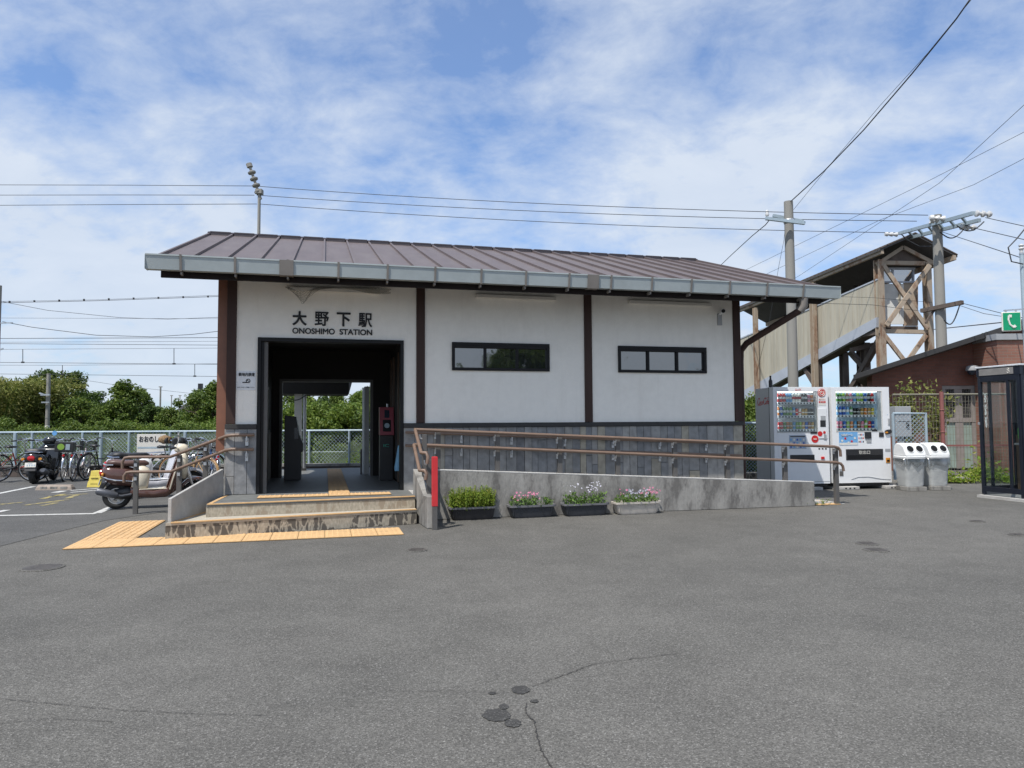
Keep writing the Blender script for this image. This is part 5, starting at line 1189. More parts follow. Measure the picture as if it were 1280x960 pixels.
# far house roof among the trees
t = thing('far_house', 'distant house with grey tiled roof half hidden by trees, left of the station', 'house', (0,0,0)); Y=70
a = dep(224,515,Y); b = dep(242,503,Y); c = dep(262,520,Y)
mb = MB(); mb.box(a.x,c.x,Y,Y+6,-1,a.z); mb.build('wall', M['concl'], t)
mb = MB(); mb.prism([(a.x-.4,Y-.5,a.z),(c.x+.4,Y-.5,a.z),(c.x+.4,Y-.5,a.z+.15),((a.x+c.x)/2+1,Y+3,b.z),((a.x+c.x)/2-1,Y+3,b.z),(a.x-.4,Y-.5,a.z+.15)][:2]+[((a.x+c.x)/2+1,Y+3,b.z+.3),((a.x+c.x)/2-1,Y+3,b.z+.3)], (0,.4,0)); mb.prism([(a.x-.4,Y-.4,a.z),(a.x-.4,Y+6.4,a.z),(a.x-.4,Y+3,b.z+.2)],(c.x-a.x+.8,0,0)); mb.build('roof', M['sill'], t)
# ------------------------------------------------------------------ overhead wires
def wire(lab, pts, r=.016, sag=0, group='overhead wires'):
    """pts: (px, py, depth)"""
    P = [dep(*p) for p in pts]
    if pts[0][0] <= 0: P.insert(0, P[0]+(P[0]-P[1]).normalized()*34)
    if pts[-1][0] >= 1285: P.append(P[-1]+(P[-1]-P[-2]).normalized()*14)
    if sag:
        a, b = P[0], P[-1]; P = [a.lerp(b, k/14)-Vector((0,0,sag*4*(k/14)*(1-k/14))) for k in range(15)]
    mb = MB(); mb.tube(P, r*.72, 5); return tag(mb.build('overhead_wire', M['wire'], None, smooth='all'), lab, 'wire', group)
for i, (y0, y1, y2, y3, xb, nm) in enumerate(((231,232.5,233,269,1160,'top'),(244,244,243.5,276.5,1146,'middle'),(257,255,257.5,291,1121,'lowest'))):
    wire(f'{nm} of three long wires left of the leaning insulator stack', [(-60,y0,30),(160,(y0+y1)/2-.3,28.5),(315+3*i,y1,27)])
    Yb = (22,23,24)[i]
    wire(f'{nm} of three long wires from the insulator stack to the slanting crossarm', [(318+3*i,y1,27),(xb,y3,Yb)], sag=.18)
wire('thick cable rising from the pole in front of the footbridge to the top edge', [(986,254,22),(1030,214,20),(1080,162,18.5),(1140,92,16),(1195,24,14.4),(1216,-6,14)], .022)
wire('thin wire hugging the thick cable up to the top edge', [(992,262,22),(1040,203,20),(1100,132,18),(1160,66,15.6),(1217,-4,14)], .008)
wire('cable dropping from the crossarm behind the right end of the station roof', [(961,276,21.7),(957,281,22),(940,295,25),(915,318,30),(890,342,34)], .02)
wire('thin guy wire running down the side of the near concrete pole', [(983,262,22.2),(980,300,22.4),(974,330,22.6),(962,400,23),(945,470,23.5)], .008)
wire('thin diagonal wire, highest at the right edge, crossing the other two', [(980,356,36),(1000,344,34),(1174,229,22),(1290,122,18)], .010)
wire('thin diagonal wire ending mid-height on the right edge, above the slanting crossarm', [(900,355,34),(927,340,33),(1151,231,24),(1290,160,20)], .010)
wire('lowest thin diagonal wire crossing in front of the footbridge roof', [(930,357,34),(953,345,33),(1100,275,26),(1217,231,22),(1290,193,20)], .010)
wire('topmost wire running right from the white insulators to the right edge', [(1232,272,20),(1300,287,17)], .014)
wire('middle wire running right from the white insulators to the right edge', [(1209,283,20.3),(1300,304,17)], .014)
wire('lowest wire running right from the slanting crossarm to the small insulator', [(1178,290,21.5),(1276,322,13.8)], .012)
wire('heavy cable from behind the brick roof towards the telephone sign', [(1165,412,27),(1253,403,20),(1300,397,17)], .022)
wire('thin wire from the lower arm to the top of the telephone sign', [(1203,379,21.2),(1250,391,18),(1300,402,16)], .012)
wire('second thin wire from the lower arm falling to the right edge', [(1200,382,21.2),(1230,392,19),(1256,396,18)], .010)
wire('thin wire crossing the cream stair panels of the footbridge', [(880,374,22),(985,378,22),(1090,381,22.2),(1152,389,22.4)], .010)
wire('faint wire just above another across the cream stair panels', [(880,366,22.5),(1090,372,22.5),(1165,378,22)], .008)
# catenary lines to the left of the station
CW = [('upper line with small spacers, rising to the station',[(-60,381,28),(0,378.5,28),(120,376,28.5),(290,370,29)],.014),('upper spacer line just above its twin',[(0,377,28),(120,374.8,28.5),(290,368.5,29)],.010),
 ('wire sagging from the line pole top across the sky',[(0,376.5,28),(60,388,28.3),(150,397,28.6),(210,399,28.8),(290,396,29)],.012),('faint straight wire through the sagging wire',[(0,397.5,30),(290,398.5,30)],.008),
 ('dark cable sagging below the cloud left of the station',[(3,402,28),(40,409,28.2),(120,419,28.6),(190,421,28.8),(240,418,29),(290,412,29)],.016),
 ('first of three close level wires',[(-40,423.2,30),(290,422,30)],.016),('second of three close level wires',[(-40,428,31),(290,426.5,31)],.009),('third of three close level wires',[(-40,429.3,30),(290,431.5,30)],.013),
 ('catenary wire carrying two droppers, level',[(-40,437,30),(120,436,30),(290,435,30)],.009),('contact wire under the level catenary wire',[(-40,452.7,30),(120,454,30),(290,455.5,30)],.013),
 ('nearer catenary wire carrying two droppers',[(-40,456.5,33),(90,456.5,33),(290,454.5,33)],.010),('contact wire just above the tree tops',[(-40,467,33),(110,468.6,33),(290,470.8,33)],.013),
 ('slanting wire falling towards the small signal',[(85,472,34),(150,482,36),(250,493,40)],.010)]
for nm, pts, r in CW: wire(nm+' left of the station', pts, r, group='catenary wires left of the station')
for x, y0, y1, Y, nm in ((28.5,436.5,452.9,30,'leftmost'),(217.5,435.4,454.8,30,'second'),(78,456.6,468.3,33,'third'),(243.5,455,470.2,33,'rightmost')):
    mb = MB(); mb.tube([dep(x,y0,Y),dep(x,y1,Y)], .014, 5); mb.box(-.06,.06,-.02,.02,-.03,.03,Matrix.Translation(dep(x,y1,Y))); tag(mb.build('wire_dropper', M['wire'], None), {'leftmost':'vertical wire dropper nearest the line pole at the left edge','second':'vertical wire dropper on the level catenary wire near the station','third':'vertical wire dropper over the tall tree behind the left fence','rightmost':'vertical wire dropper closest to the station, on the nearer catenary'}[nm], 'dropper', 'droppers hanging between the catenary wires')
for k in range(9):
    x = 12+k*31; mb = MB(); y = 377.8-.027*x; mb.bar(dep(x,y-1.3,28.3),dep(x,y+1.0,28.3),.05,.05); tag(mb.build('wire_spacer', M['wire'], None), 'tiny spacer clipped between the twin upper lines left of the station', 'spacer', 'spacers between the twin upper lines')
# ------------------------------------------------------------------ fence behind the car park and the platform
YF = 19.65
t = thing('chain_link_fence', 'long pale blue-grey chain-link fence between the car park and the railway', 'fence', (0,0,0))
xa, xb = dep(-560,540,YF).x, dep(500,540,YF).x; zt = dep(60,540.3,YF).z; zb = .32
mb = MB(); mb.tube([(xa,YF,zt),(xb,YF,zt)], .028, 8); mb.build('top_rail', M['galv'], t, smooth=True)
mb = MB(); mb.tube([(xa,YF,.62),(xb,YF,.62)], .006, 6); mb.build('middle_rail', M['galv'], t)
mb = MB(); chain(mb, xa, xb, zb, zt-.02, YF+.03, .10, .0058); mb.build('chain_link', M['galv'], t)
for x in (-540,-475,-410,-345,-280,-215,-150,-85,-20,20,41,104,127,162,213,232,290,340,387,437,488):
    p = dep(x,560,YF); mb = MB(); mb.tube([(p.x,YF-.04,0),(p.x,YF-.04,zt-.01)], .032 if x not in (20,127,232) else .045, 8); mb.build('post', M['galv'], t, smooth=True)
t = thing('fence_kerb', 'low old brick and concrete kerb at the foot of the chain-link fence', 'kerb', (0,0,0))
mb = MB(); mb.box(xa,xb,YF-.12,YF+.12,0,.24); mb.build('brick_course', M['oldbrick'], t); mb = MB(); mb.box(xa,xb,YF-.15,YF+.15,.242,.31); mb.build('coping', M['conc'], t)
# station name board
t = thing('name_board', 'white board with black hiragana mounted behind the parked motorcycles', 'sign', dep(189,556,19.3))
w_ = dep(207,556,19.3).x-dep(171,556,19.3).x; mb = MB(); mb.box(-w_/2,w_/2,0,.03,-.42,.28); mb.build('board', M['offwhite'], t, bev=.005)
write('lettering', 'おおのしも', M['ink'], t, (w_*.84,.15), UP, (-w_*.42,-.002,.08), bold=-.014)
mb = MB(); mb.box(-w_/2+.02,w_/2-.02,-.003,-.0005,-.10,-.05); mb.build('stripe', M['galv'], t)
mb = MB(); mb.box(-w_/2+.03,-w_/2+.08,.031,.07,-t.location.z,.2); mb.box(w_/2-.08,w_/2-.03,.031,.07,-t.location.z,.2); mb.build('leg', M['galv'], t)
# round blue sign on a rod
t = thing('round_sign', 'small round light blue sign on a tilted rod by the black scooter', 'sign', dep(68.5,541.5,18.6))
mb = MB(); mb.lathe([(.062,0),(.062,.012)], 20, Euler((PI/2,0,0)).to_matrix().to_4x4()); mb.build('disc', pm('sign_blue', (.12,.32,.62), .4), t)
mb = MB(); mb.bar((-.03,.01,-.06),(-.18,.01,-.22),.014); mb.bar((-.18,.01,-.22),(-.2,.01,-t.location.z),.014); mb.build('rod', M['silver'], t)
# wheel stop and yellow step block
t = thing('wheel_stop', 'worn concrete wheel stop lying in the parking bay before the black scooter', 'wheel stop', (gnd(43,613).x, gnd(43,613).y, 0), .0)
L1 = gnd(88,613).x-gnd(43,613).x; mb = MB(); mb.loft([((L1/2,.08,.0),(L1/2,0,0),(0,.085,0)),((L1/2,.08,.06),(L1/2-.02,0,0),(0,.075,0)),((L1/2,.08,.11),(L1/2-.05,0,0),(0,.045,0))], 24, e=12); mb.build('body', M['stop'], t)
for k in range(3): mb = MB(); mb.box(.12+k*L1*.27,.12+k*L1*.27+.14,-.004,.012,.03,.075); mb.build('recess', M['conc'], t)
t = thing('yellow_block', 'stepped yellow plastic block standing beside the brown and cream scooter', 'block', (gnd(118.5,609).x, gnd(118.5,609).y+.1, 0))
mb = MB(); mb.loft([((0,0,0),(.165,0,0),(0,.15,0)),((0,0,.13),(.15,0,0),(0,.13,0))], 24, e=12); mb.loft([((0,0,.131),(.14,0,0),(0,.12,0)),((0,0,.25),(.125,0,0),(0,.105,0))], 24, e=12); mb.loft([((0,0,.251),(.115,0,0),(0,.10,0)),((0,0,.36),(.105,0,0),(0,.09,0))], 24, e=12); mb.build('body', M['yellow'], t, bev=.006)
mb = MB(); mb.box(-.08,.08,-.127,-.118,.195,.205); mb.box(-.08,.08,-.142,-.132,.07,.08); mb.build('groove', M['black'], t)
# ------------------------------------------------------------------ scooters (x forward from the rear axle, y left, z up)
def wheel(par, x, R, w, rimmat, name='wheel'):
    mb = MB(); mb.ring((x,0,R),(0,1,0),R-w,w,32,8,sc=1.15); wh = mb.build('tyre', M['rubber'], par, smooth='all'); wh.name = name
    mb = MB(); mb.ring((x,0,R),(0,1,0),R-2*w+.012,.02,28,6,sc=2.2); mb.tube([(x,-.05,R),(x,.05,R)], .055, 14)
    for k in range(5):
        t = 2*PI*k/5; mb.bar((x,0,R),(x+math.cos(t)*(R-2*w+.01),0,R+math.sin(t)*(R-2*w+.01)),.035,.02,up=(0,1,0))
    mb.build('rim', rimmat, wh); return wh
def scooter(lab, at, ang, body, cream, seat, sc_=1.0, wide=1.0, mirrors=True, tail=True, covers=False, helmet=False, rims='silver'):
    t = thing('scooter', lab, 'scooter', at, ang, 'scooters parked by the left fence'); t.scale = (sc_, sc_*wide, sc_)
    R = .212
    wheel(t, 0, R, .048, M[rims]); wheel(t, 1.18, R, .045, M[rims])
    mb = MB(); S = [(-.215,.60,.06,.06),(-.19,.59,.115,.10),(-.13,.57,.155,.14),(-.05,.545,.165,.165),(.12,.53,.16,.165),(.27,.50,.145,.15),(.345,.47,.12,.13)]
    mb.loft([((x,0,z),(0,hy,0),(0,0,hz)) for x,z,hy,hz in S], 24, e=2.5); mb.build('rear_body', body, t, smooth='all')
    mb = MB()
    for sy in (-1,1): mb.tube([(-.20,sy*.115,.535),(-.12,sy*.16,.50),(.0,sy*.172,.475),(.2,sy*.166,.455),(.3,sy*.15,.44)], .012, 8)
    mb.build('side_trim', M['chrome'], t, smooth=True)
    mb = MB(); mb.loft([((.24,0,.52),(0,.15,0),(.03,0,.19)),((.36,0,.50),(0,.175,0),(.03,0,.20)),((.44,0,.48),(0,.17,0),(.02,0,.18)),((.47,0,.46),(0,.14,0),(.02,0,.14))], 20, e=3.5); mb.build('under_seat_panel', cream, t, smooth='all')
    mb = MB(); S = [(-.16,.735,.07,.02),(-.135,.75,.125,.05),(-.02,.755,.145,.055),(.10,.735,.145,.05),(.25,.735,.13,.055),(.40,.735,.095,.05),(.46,.725,.05,.02)]
    mb.loft([((x,0,z),(0,hy,0),(0,0,hz)) for x,z,hy,hz in S], 24, e=2.6); mb.build('seat', seat, t, smooth='all')
    mb = MB(); mb.loft([((.20,0,.30),(0,.13,0),(0,0,.07)),((.34,0,.25),(0,.17,0),(0,0,.075)),((.55,0,.23),(0,.185,0),(0,0,.07)),((.74,0,.25),(0,.175,0),(0,0,.08)),((.88,0,.36),(0,.12,0),(0,0,.10))], 20, e=4); mb.build('lower_body', body, t, smooth='all')
    mb = MB(); mb.box(.33,.74,-.165,.165,.306,.322); mb.build('floorboard', cream, t, bev=.008)
    mb = MB(); Q = [(.77,.24,.15,.05),(.81,.36,.19,.055),(.86,.52,.215,.055),(.90,.68,.215,.05),(.935,.80,.18,.045),(.955,.87,.10,.035)]
    mb.loft([((x,0,z),(0,hy,0),(hx,0,-hx*.3)) for x,z,hy,hx in Q], 24, e=3.2); ls = mb.build('leg_shield', body, t, smooth='all')
    mb = MB(); mb.loft([((x-hx-.004,0,z+.03),(0,hy*.80,0),(.012,0,-.003)) for x,z,hy,hx in Q[:-1]], 24, e=3); mb.build('inner_shield', body, t, smooth='all')
    mb = MB(); mb.tube([(.785,-.17,.30),(.82,-.205,.44),(.865,-.225,.60),(.905,-.215,.74),(.94,-.15,.86)], .012, 6); mb.build('shield_edge', cream, t, smooth=True)
    mb = MB(); mb.loft([((1.0,0,.46),(0,.06,0),(.03,0,.0)),((.995,0,.60),(0,.15,0),(.06,0,.01)),((.985,0,.76),(0,.175,0),(.07,0,.02)),((.965,0,.88),(0,.13,0),(.06,0,.02)),((.95,0,.93),(0,.06,0),(.03,0,.01))], 20); mb.build('front_cover', cream, t, smooth='all')
    mb = MB(); vs = []
    for i in range(13):
        a = math.radians(20+i*11)
        for y, o in ((-.085,.0),(-.07,.035),(0,.05),(.07,.035),(.085,0)): vs.append((1.18+math.cos(a)*(R+.015+o), y, R+math.sin(a)*(R+.015+o)))
    mb.add(vs, [(i*5+j,(i+1)*5+j,(i+1)*5+j+1,i*5+j+1) for i in range(12) for j in range(4)]); o = mb.build('front_fender', body, t, smooth='all'); s_ = o.modifiers.new('s','SOLIDIFY'); s_.thickness = .006
    mb = MB(); mb.tube([(1.18,-.08,R),(1.08,-.08,.5)], .022, 8); mb.tube([(1.18,.08,R),(1.08,.08,.5)], .022, 8); mb.tube([(1.08,0,.48),(.93,0,.92)], .03, 8); mb.build('fork', M['chrome'], t, smooth=True)
    mb = MB(); mb.loft([((.84,0,.97),(0,.06,0),(0,0,.05)),((.90,0,.965),(0,.13,0),(0,0,.085)),((1.0,0,.945),(0,.125,0),(0,0,.095)),((1.05,0,.93),(0,.09,0),(0,0,.08))], 20); hb = mb.build('headstock', cream if not covers else M['blackp'], t, smooth='all')
    mb = MB(); mb.lathe([(.07,0),(.085,.012),(.075,.04),(.03,.055)], 20, Matrix.Translation((1.03,0,.92)) @ Euler((0,PI/2,0)).to_matrix().to_4x4()); mb.build('headlight', M['chrome'], hb, smooth=True)
    mb = MB(); mb.tube([(.90,-.10,.965),(.86,-.22,.985),(.80,-.34,.975)], .016, 8); mb.tube([(.90,.10,.965),(.86,.22,.985),(.80,.34,.975)], .016, 8); hbar = mb.build('handlebar', M['chrome'], t, smooth=True)
    for sy in (-1,1):
        mb = MB(); mb.tube([(.85,sy*.24,.983),(.79,sy*.37,.973)], .02 if not covers else .06, 10); mb.build('grip', M['blackp'], hbar, smooth=True)
        if not mirrors: continue
        mb = MB(); mb.tube([(.87,sy*.20,.99),(.90,sy*.27,1.10),(.89,sy*.29,1.16)], .007, 6); mr_ = mb.build('mirror_stem', M['chrome'], hbar)
        mb = MB(); Mq = Matrix.Translation((.89,sy*.30,1.20)) @ Euler((0,-PI/2-.1,0)).to_matrix().to_4x4(); mb.lathe([(.02,-.03),(.05,-.022),(.058,0)], 18, Mq); mb.build('mirror_shell', M['chrome'] if not covers else M['blackp'], mr_, smooth=True)
        mb = MB(); mb.lathe([(.054,.001),(.054,.003)], 18, Mq); mb.build('mirror_glass', M['pane'], mr_)
    mb = MB(); mb.lathe([(.03,.0),(.06,.012),(.055,.035),(.02,.05)], 18, Matrix.Translation((-.21,0,.59)) @ Euler((0,-PI/2,0)).to_matrix().to_4x4()); mb.build('tail_light', M['redlens'], t, smooth=True)
    for sy in (-1,1):
        mb = MB(); mb.lathe([(.02,0),(.032,.012),(.025,.035)], 14, Matrix.Translation((-.18,sy*.135,.57)) @ Euler((0,-PI/2,0)).to_matrix().to_4x4()); mb.build('turn_signal', M['amber'], t, smooth=True)
    Mp = Matrix.Translation((-.25,0,.44)) @ Euler((0,.25,0)).to_matrix().to_4x4()
    mb = MB(); mb.box(-.004,.004,-.085,.085,-.05,.055,Mp); pl = mb.build('number_plate', DM['milk_white'], t)
    mb = MB(); 
    for k in range(4): mb.box(-.0065,-.0042,.055-.036*k-.02,.055-.036*k,-.028,.012,Mp)
    mb.box(-.0065,-.0042,-.03,.04,.025,.04,Mp); mb.build('plate_figures', M['galv'], pl)
    mb = MB(); mb.prism([(-.13,-.09,.44),(-.22,-.09,.44),(-.275,-.09,.30),(-.22,-.09,.30)], (0,.18,0)); mb.build('mud_flap', M['blackp'], t, bev=.01)
    mb = MB(); mb.tube([(.22,-.15,.24),(.08,-.17,.22),(.0,-.185,.235)], .02, 10); mb.tube([(.02,-.185,.235),(-.04,-.19,.25),(-.25,-.20,.31),(-.28,-.20,.318)], [.04,.058,.058,.035], 16); mb.build('muffler', M['muffler'], t, smooth=True)
    mb = MB(); mb.loft([((-.03,.02,.24),(0,.11,0),(0,0,.09)),((.15,.02,.26),(0,.13,0),(0,0,.11)),((.35,0,.25),(0,.08,0),(0,0,.07))], 16); mb.build('engine', M['blackp'], t, smooth='all')
    mb = MB(); mb.bar((.22,-.09,.22),(.30,-.15,.01),.016); mb.bar((.22,.09,.22),(.30,.15,.01),.016); mb.bar((.30,-.15,.012),(.30,.15,.012),.016); mb.build('stand', M['rubber'], t)
    mb = MB(); mb.tube([(-.05,-.13,.72),(-.16,-.11,.72),(-.20,0,.735),(-.16,.11,.72),(-.05,.13,.72)], .012, 8); mb.build('grab_rail', M['chrome'], t, smooth=True)
    return t
P = dep(146,620,11.95); a = math.radians(24)
scooter('maroon and cream retro scooter parked beside the left entrance handrail', (P.x, P.y, .004), a, M['scb'], M['cream'], M['seat'])
P = dep(150,606,13.5); PS = P.copy()
scooter('pale silver scooter with black seat and muffs, half hidden behind the maroon scooter', (P.x, P.y, .004), math.radians(42), pm('silver_white_paint', (.5,.5,.54), .2, coat=.5), M['white'], M['blackp'], 1.08, covers=True, mirrors=False)
P = dep(43,592,17.2)
scooter('black scooter seen from behind with red tail lamp, near the left edge', (P.x, P.y, .004), math.radians(104), M['blackpaint'], M['blackpaint'], M['blackp'], 1.03, wide=1.3, mirrors=False, rims='blackp')
# ------------------------------------------------------------------ bicycles
def bike(lab, at, ang, paint, basket=None, box=None, tyre=None, fender='chrome', lean=3):
    t = thing('bicycle', lab, 'bicycle', at, ang, 'bicycles parked along the left fence'); t.rotation_euler = (math.radians(lean), 0, ang)
    R = .335
    for x in (0, 1.08):
        mb = MB(); mb.ring((x,0,R),(0,1,0),R-.017,.017,40,6); wh = mb.build('wheel', M['rubber'] if not tyre else tyre, t, smooth='all')
        mb = MB(); mb.ring((x,0,R),(0,1,0),R-.040,.011,40,5); mb.tube([(x,-.04,R),(x,.04,R)], .02, 8); rm = mb.build('rim', M['silver'], wh)
        mb = MB()
        for k in range(18):
            a = 2*PI*k/18+.1; mb.bar((x+.02*math.cos(a+1),.02*(-1)**k,R+.02*math.sin(a+1)),(x+(R-.045)*math.cos(a),0,R+(R-.045)*math.sin(a)),.004)
        mb.build('spokes', M['silver'], wh)
    bb = Vector((.44,0,.29)); st = Vector((.30,0,.70)); hd = Vector((.90,0,.78)); hd2 = Vector((.935,0,.62))
    mb = MB(); mb.tube([bb,st], .017, 8); mb.tube([hd,hd2], .022, 8); mb.tube([hd2,(.68,0,.36),bb], .019, 8); mb.tube([hd+Vector((.012,0,-.06)),(.62,0,.50),st.lerp(bb,.45)], .015, 8)
    for sy in (-1,1): mb.tube([(0,sy*.05,R),bb+Vector((0,sy*.03,0))], .011, 6); mb.tube([(0,sy*.05,R),st+Vector((0,sy*.02,-.06))], .009, 6)
    mb.build('frame', paint, t, smooth=True)
    mb = MB(); mb.tube([hd2,(.96,0,.68-.05)], .018, 6)
    for sy in (-1,1): mb.tube([(.945,sy*.02,.62),(.965,sy*.05,.56),(1.08,sy*.05,R)], .011, 6)
    mb.build('fork', paint, t, smooth=True)
    for x, a0, a1 in ((0,60,215),(1.08,20,165)):
        mb = MB(); vs = []
        n = 14
        for i in range(n+1):
            a = math.radians(a0+(a1-a0)*i/n)
            for y, o in ((-.026,-.006),(-.014,.006),(.014,.006),(.026,-.006)): vs.append((x+math.cos(a)*(R+.018+o), y, R+math.sin(a)*(R+.018+o)))
        mb.add(vs, [(i*4+j,(i+1)*4+j,(i+1)*4+j+1,i*4+j+1) for i in range(n) for j in range(3)]); mb.build('mudguard', M[fender] if isinstance(fender, str) else fender, t, smooth='all')
    mb = MB(); mb.tube([st,st+Vector((-.025,0,.13))], .013, 8); mb.build('seat_post', M['chrome'], t)
    mb = MB(); mb.loft([((.12,0,.845),(0,.06,0),(0,0,.02)),((.17,0,.855),(0,.10,0),(0,0,.035)),((.26,0,.85),(0,.085,0),(0,0,.03)),((.36,0,.845),(0,.03,0),(0,0,.022)),((.41,0,.84),(0,.015,0),(0,0,.012))], 16); mb.build('saddle', M['blackp'], t, smooth='all')
    mb = MB(); mb.tube([hd,(.885,0,.92),(.89,0,.95)], .013, 8)
    for sy in (-1,1): mb.tube([(.89,0,.95),(.92,sy*.10,.985),(.86,sy*.22,1.03),(.72,sy*.29,1.02)], .011, 8)
    hb = mb.build('handlebar', M['chrome'], t, smooth=True)
    for sy in (-1,1): mb = MB(); mb.tube([(.79,sy*.263,1.026),(.68,sy*.305,1.015)], .017, 8); mb.build('grip', M['blackp'], hb)
    mb = MB(); mb.ring(bb+Vector((0,-.05,0)),(0,1,0),.09,.006,24,4); mb.bar(bb+Vector((0,-.07,0)),bb+Vector((.12,-.07,-.11)),.018); mb.bar(bb+Vector((0,.07,0)),bb+Vector((-.12,.07,.11)),.018); mb.box(.50,.62,-.15,-.07,.165,.19); mb.box(.26,.38,.07,.15,.39,.415); mb.box(0,.44,-.055,-.045,.30,.35); mb.build('crankset', M['blackp'], t)
    mb = MB(); 
    for sy in (-1,1): mb.tube([(.26,sy*.05,.72),(-.22,sy*.06,.715)], .007, 6); mb.tube([(0,sy*.06,R),(-.05,sy*.06,.715)], .006, 6)
    for k in range(4): mb.tube([(.2-.12*k,-.055,.718),(.2-.12*k,.055,.718)], .005, 5)
    mb.build('rear_rack', M['chrome'], t)
    mb = MB(); mb.lathe([(.025,0),(.03,.01),(.02,.025)], 12, Matrix.Translation((-.25,0,.64)) @ Euler((0,-PI/2,0)).to_matrix().to_4x4()); mb.build('reflector', M['redlens'], t)
    mb = MB(); mb.bar((.02,.06,R),(-.10,.16,.01),.012); mb.build('kickstand', M['silver'], t)
    def crate(x0, x1, hw, z0, z1, mat, name):
        mb = MB(); n = 7
        for k in range(n+1):
            z = z0+(z1-z0)*k/n; e = .02*k/n
            for p, q in (((x0-e,-hw-e),(x1+e,-hw-e)),((x1+e,-hw-e),(x1+e,hw+e)),((x1+e,hw+e),(x0-e,hw+e)),((x0-e,hw+e),(x0-e,-hw-e))): mb.bar((*p,z),(*q,z),.006 if k < n else .012)
        for k in range(13):
            u = k/12
            for p, q in (((x0+(x1-x0)*u,-hw),(x0+(x1-x0)*u,-hw-.02)),((x0+(x1-x0)*u,hw),(x0+(x1-x0)*u,hw+.02)),((x0,-hw+2*hw*u),(x0-.02,-hw+2*hw*u)),((x1,-hw+2*hw*u),(x1+.02,-hw+2*hw*u))): mb.bar((*p,z0),(*q,z1),.005)
            mb.bar((x0+(x1-x0)*u,-hw,z0),(x0+(x1-x0)*u,hw,z0),.005)
        return mb.build(name, mat, t)
    if basket: crate(.97,1.27,.15,.72,.95,basket,'basket')
    if box:
        mb = MB(); mb.box(-.26,.10,-.20,.20,.73,.97); b = mb.build('rear_box', M['blackp'], t, bev=.015)
        mb = MB(); mb.lathe([(.075,0),(.075,.004)], 20, Matrix.Translation((-.261,.07,.85)) @ Euler((0,-PI/2,0)).to_matrix().to_4x4()); mb.build('sticker', DM['lime'], b)
        mb = MB(); mb.box(-.266,-.261,-.12,-.03,.78,.92); mb.build('sticker', M['galv'], b)
    return t
def at(px, py): p = gnd(px, py, .004); return (p.x, p.y, .004)
bike('bicycle with reddish orange frame tube and black saddle, left of the black scooter', at(-2,602.5), math.radians(68), M['redp'], None)
bike('bicycle cut by the left edge, only its rear wheel and rack in view', at(-24,604), math.radians(20), M['blackp'], None)
bike('bicycle with a black box with lime sticker on its rear rack', at(79,602), math.radians(112), M['blackp'], None, True)
bike('pale framed bicycle with black front basket, next to the one carrying a box', at(91,601.5), math.radians(106), M['pinkw'], M['blackp'])
bike('black bicycle behind the yellow stepped block', at(108,600), math.radians(84), M['blackp'], None, fender='blackp')
bike('silver bicycle mostly hidden behind the two large scooters', at(188,604), math.radians(30), M['silver'], M['silver'])
bike('black bicycle with chrome handlebar and black basket behind the scooter front', at(204,602), math.radians(24), M['blackp'], M['blackp'])
bike('tan framed bicycle with brown tyres beside the sloping handrail', at(257,613), math.radians(155), M['tan'], None, tyre=pm('brown_tyre', (.33,.19,.09), .8), fender=M['tan'])
bike('dark bicycle with upright chrome handlebar, nearest the station corner', at(262,600), math.radians(150), M['blackp'], None)
bike('dark blue bicycle wedged between tan bicycle and station corner', at(268,606), math.radians(120), pm('dark_blue_paint', (.02,.05,.14), .3), M['silver'])
# a cap-like brown mitt hung on the silver scooter's bar
aa = math.radians(42); P = Vector((PS.x,PS.y,0))+Vector((.80*math.cos(aa)-.335*math.sin(aa), .80*math.sin(aa)+.335*math.cos(aa), 0))*1.08; P.z = 1.075; mb = MB(); mb.loft([((-.10,0,0),(0,.05,0),(0,0,.05)),((0,0,.01),(0,.08,0),(0,0,.085)),((.12,0,-.01),(0,.06,0),(0,0,.07))], 14); o = mb.build('bar_mitt', pm('brown_fur', (.26,.17,.09), .95, var=.5, scale=30, bump=1), None, smooth='all'); o.location = P; tag(o, 'fuzzy brown bar mitt above the seat of the silver scooter', 'mitt')
# ------------------------------------------------------------------ trees and shrubs
def tree_mesh(seed, H, Rc, leafmat, nleaf, lsz, clumps=26, base=.25, spire=0.0, trunk=.10):
    """returns (trunk mesh, crown mesh) of a tree of height H, crown radius Rc"""
    r = random.Random(seed); tb = MB(); pts = [Vector((0,0,0))]
    for k in range(1,6): pts.append(Vector((r.gauss(0,.05*H*.3), r.gauss(0,.05*H*.3), H*.85*k/5)))
    tb.tube(pts, [trunk*(1-.16*k) for k in range(6)], 8); C = []
    for k in range(clumps):
        u = r.random(); z = H*(base+(1-base)*u**.85); prof = math.sin(PI*min(1,(.12+.88*(1-u)))**.8) if spire == 0 else (1-u*.85)
        rad = Rc*max(.15, (math.sqrt(max(0,1-((u-.38)/.66)**2)) if not spire else (1-.8*u)))*r.uniform(.25,1.05); a = r.uniform(0,2*PI)
        c = Vector((math.cos(a)*rad, math.sin(a)*rad, z)); C.append((c, Rc*r.uniform(.15,.36)))
        p = pts[min(5, max(1, int(z/H*5)))]; tb.tube([p, p.lerp(c,.55)+Vector((0,0,-.04*H)), c], [trunk*.35, trunk*.22, trunk*.08], 5)
    cb = MB()
    for c, rr in C:
        for k in range(int(nleaf/len(C))):
            d = Vector((r.gauss(0,1), r.gauss(0,1), r.gauss(0,1)*.75)).normalized()*rr*(r.random()**.38)
            leaf(cb, c+d, lsz, r, .4, .62)
    o = tb.build('trunk', M['bark'], None, smooth=True); o2 = cb.build('crown', leafmat, None, fix=False)
    a, b = o.data, o2.data; bpy.data.objects.remove(o); bpy.data.objects.remove(o2); return a, b
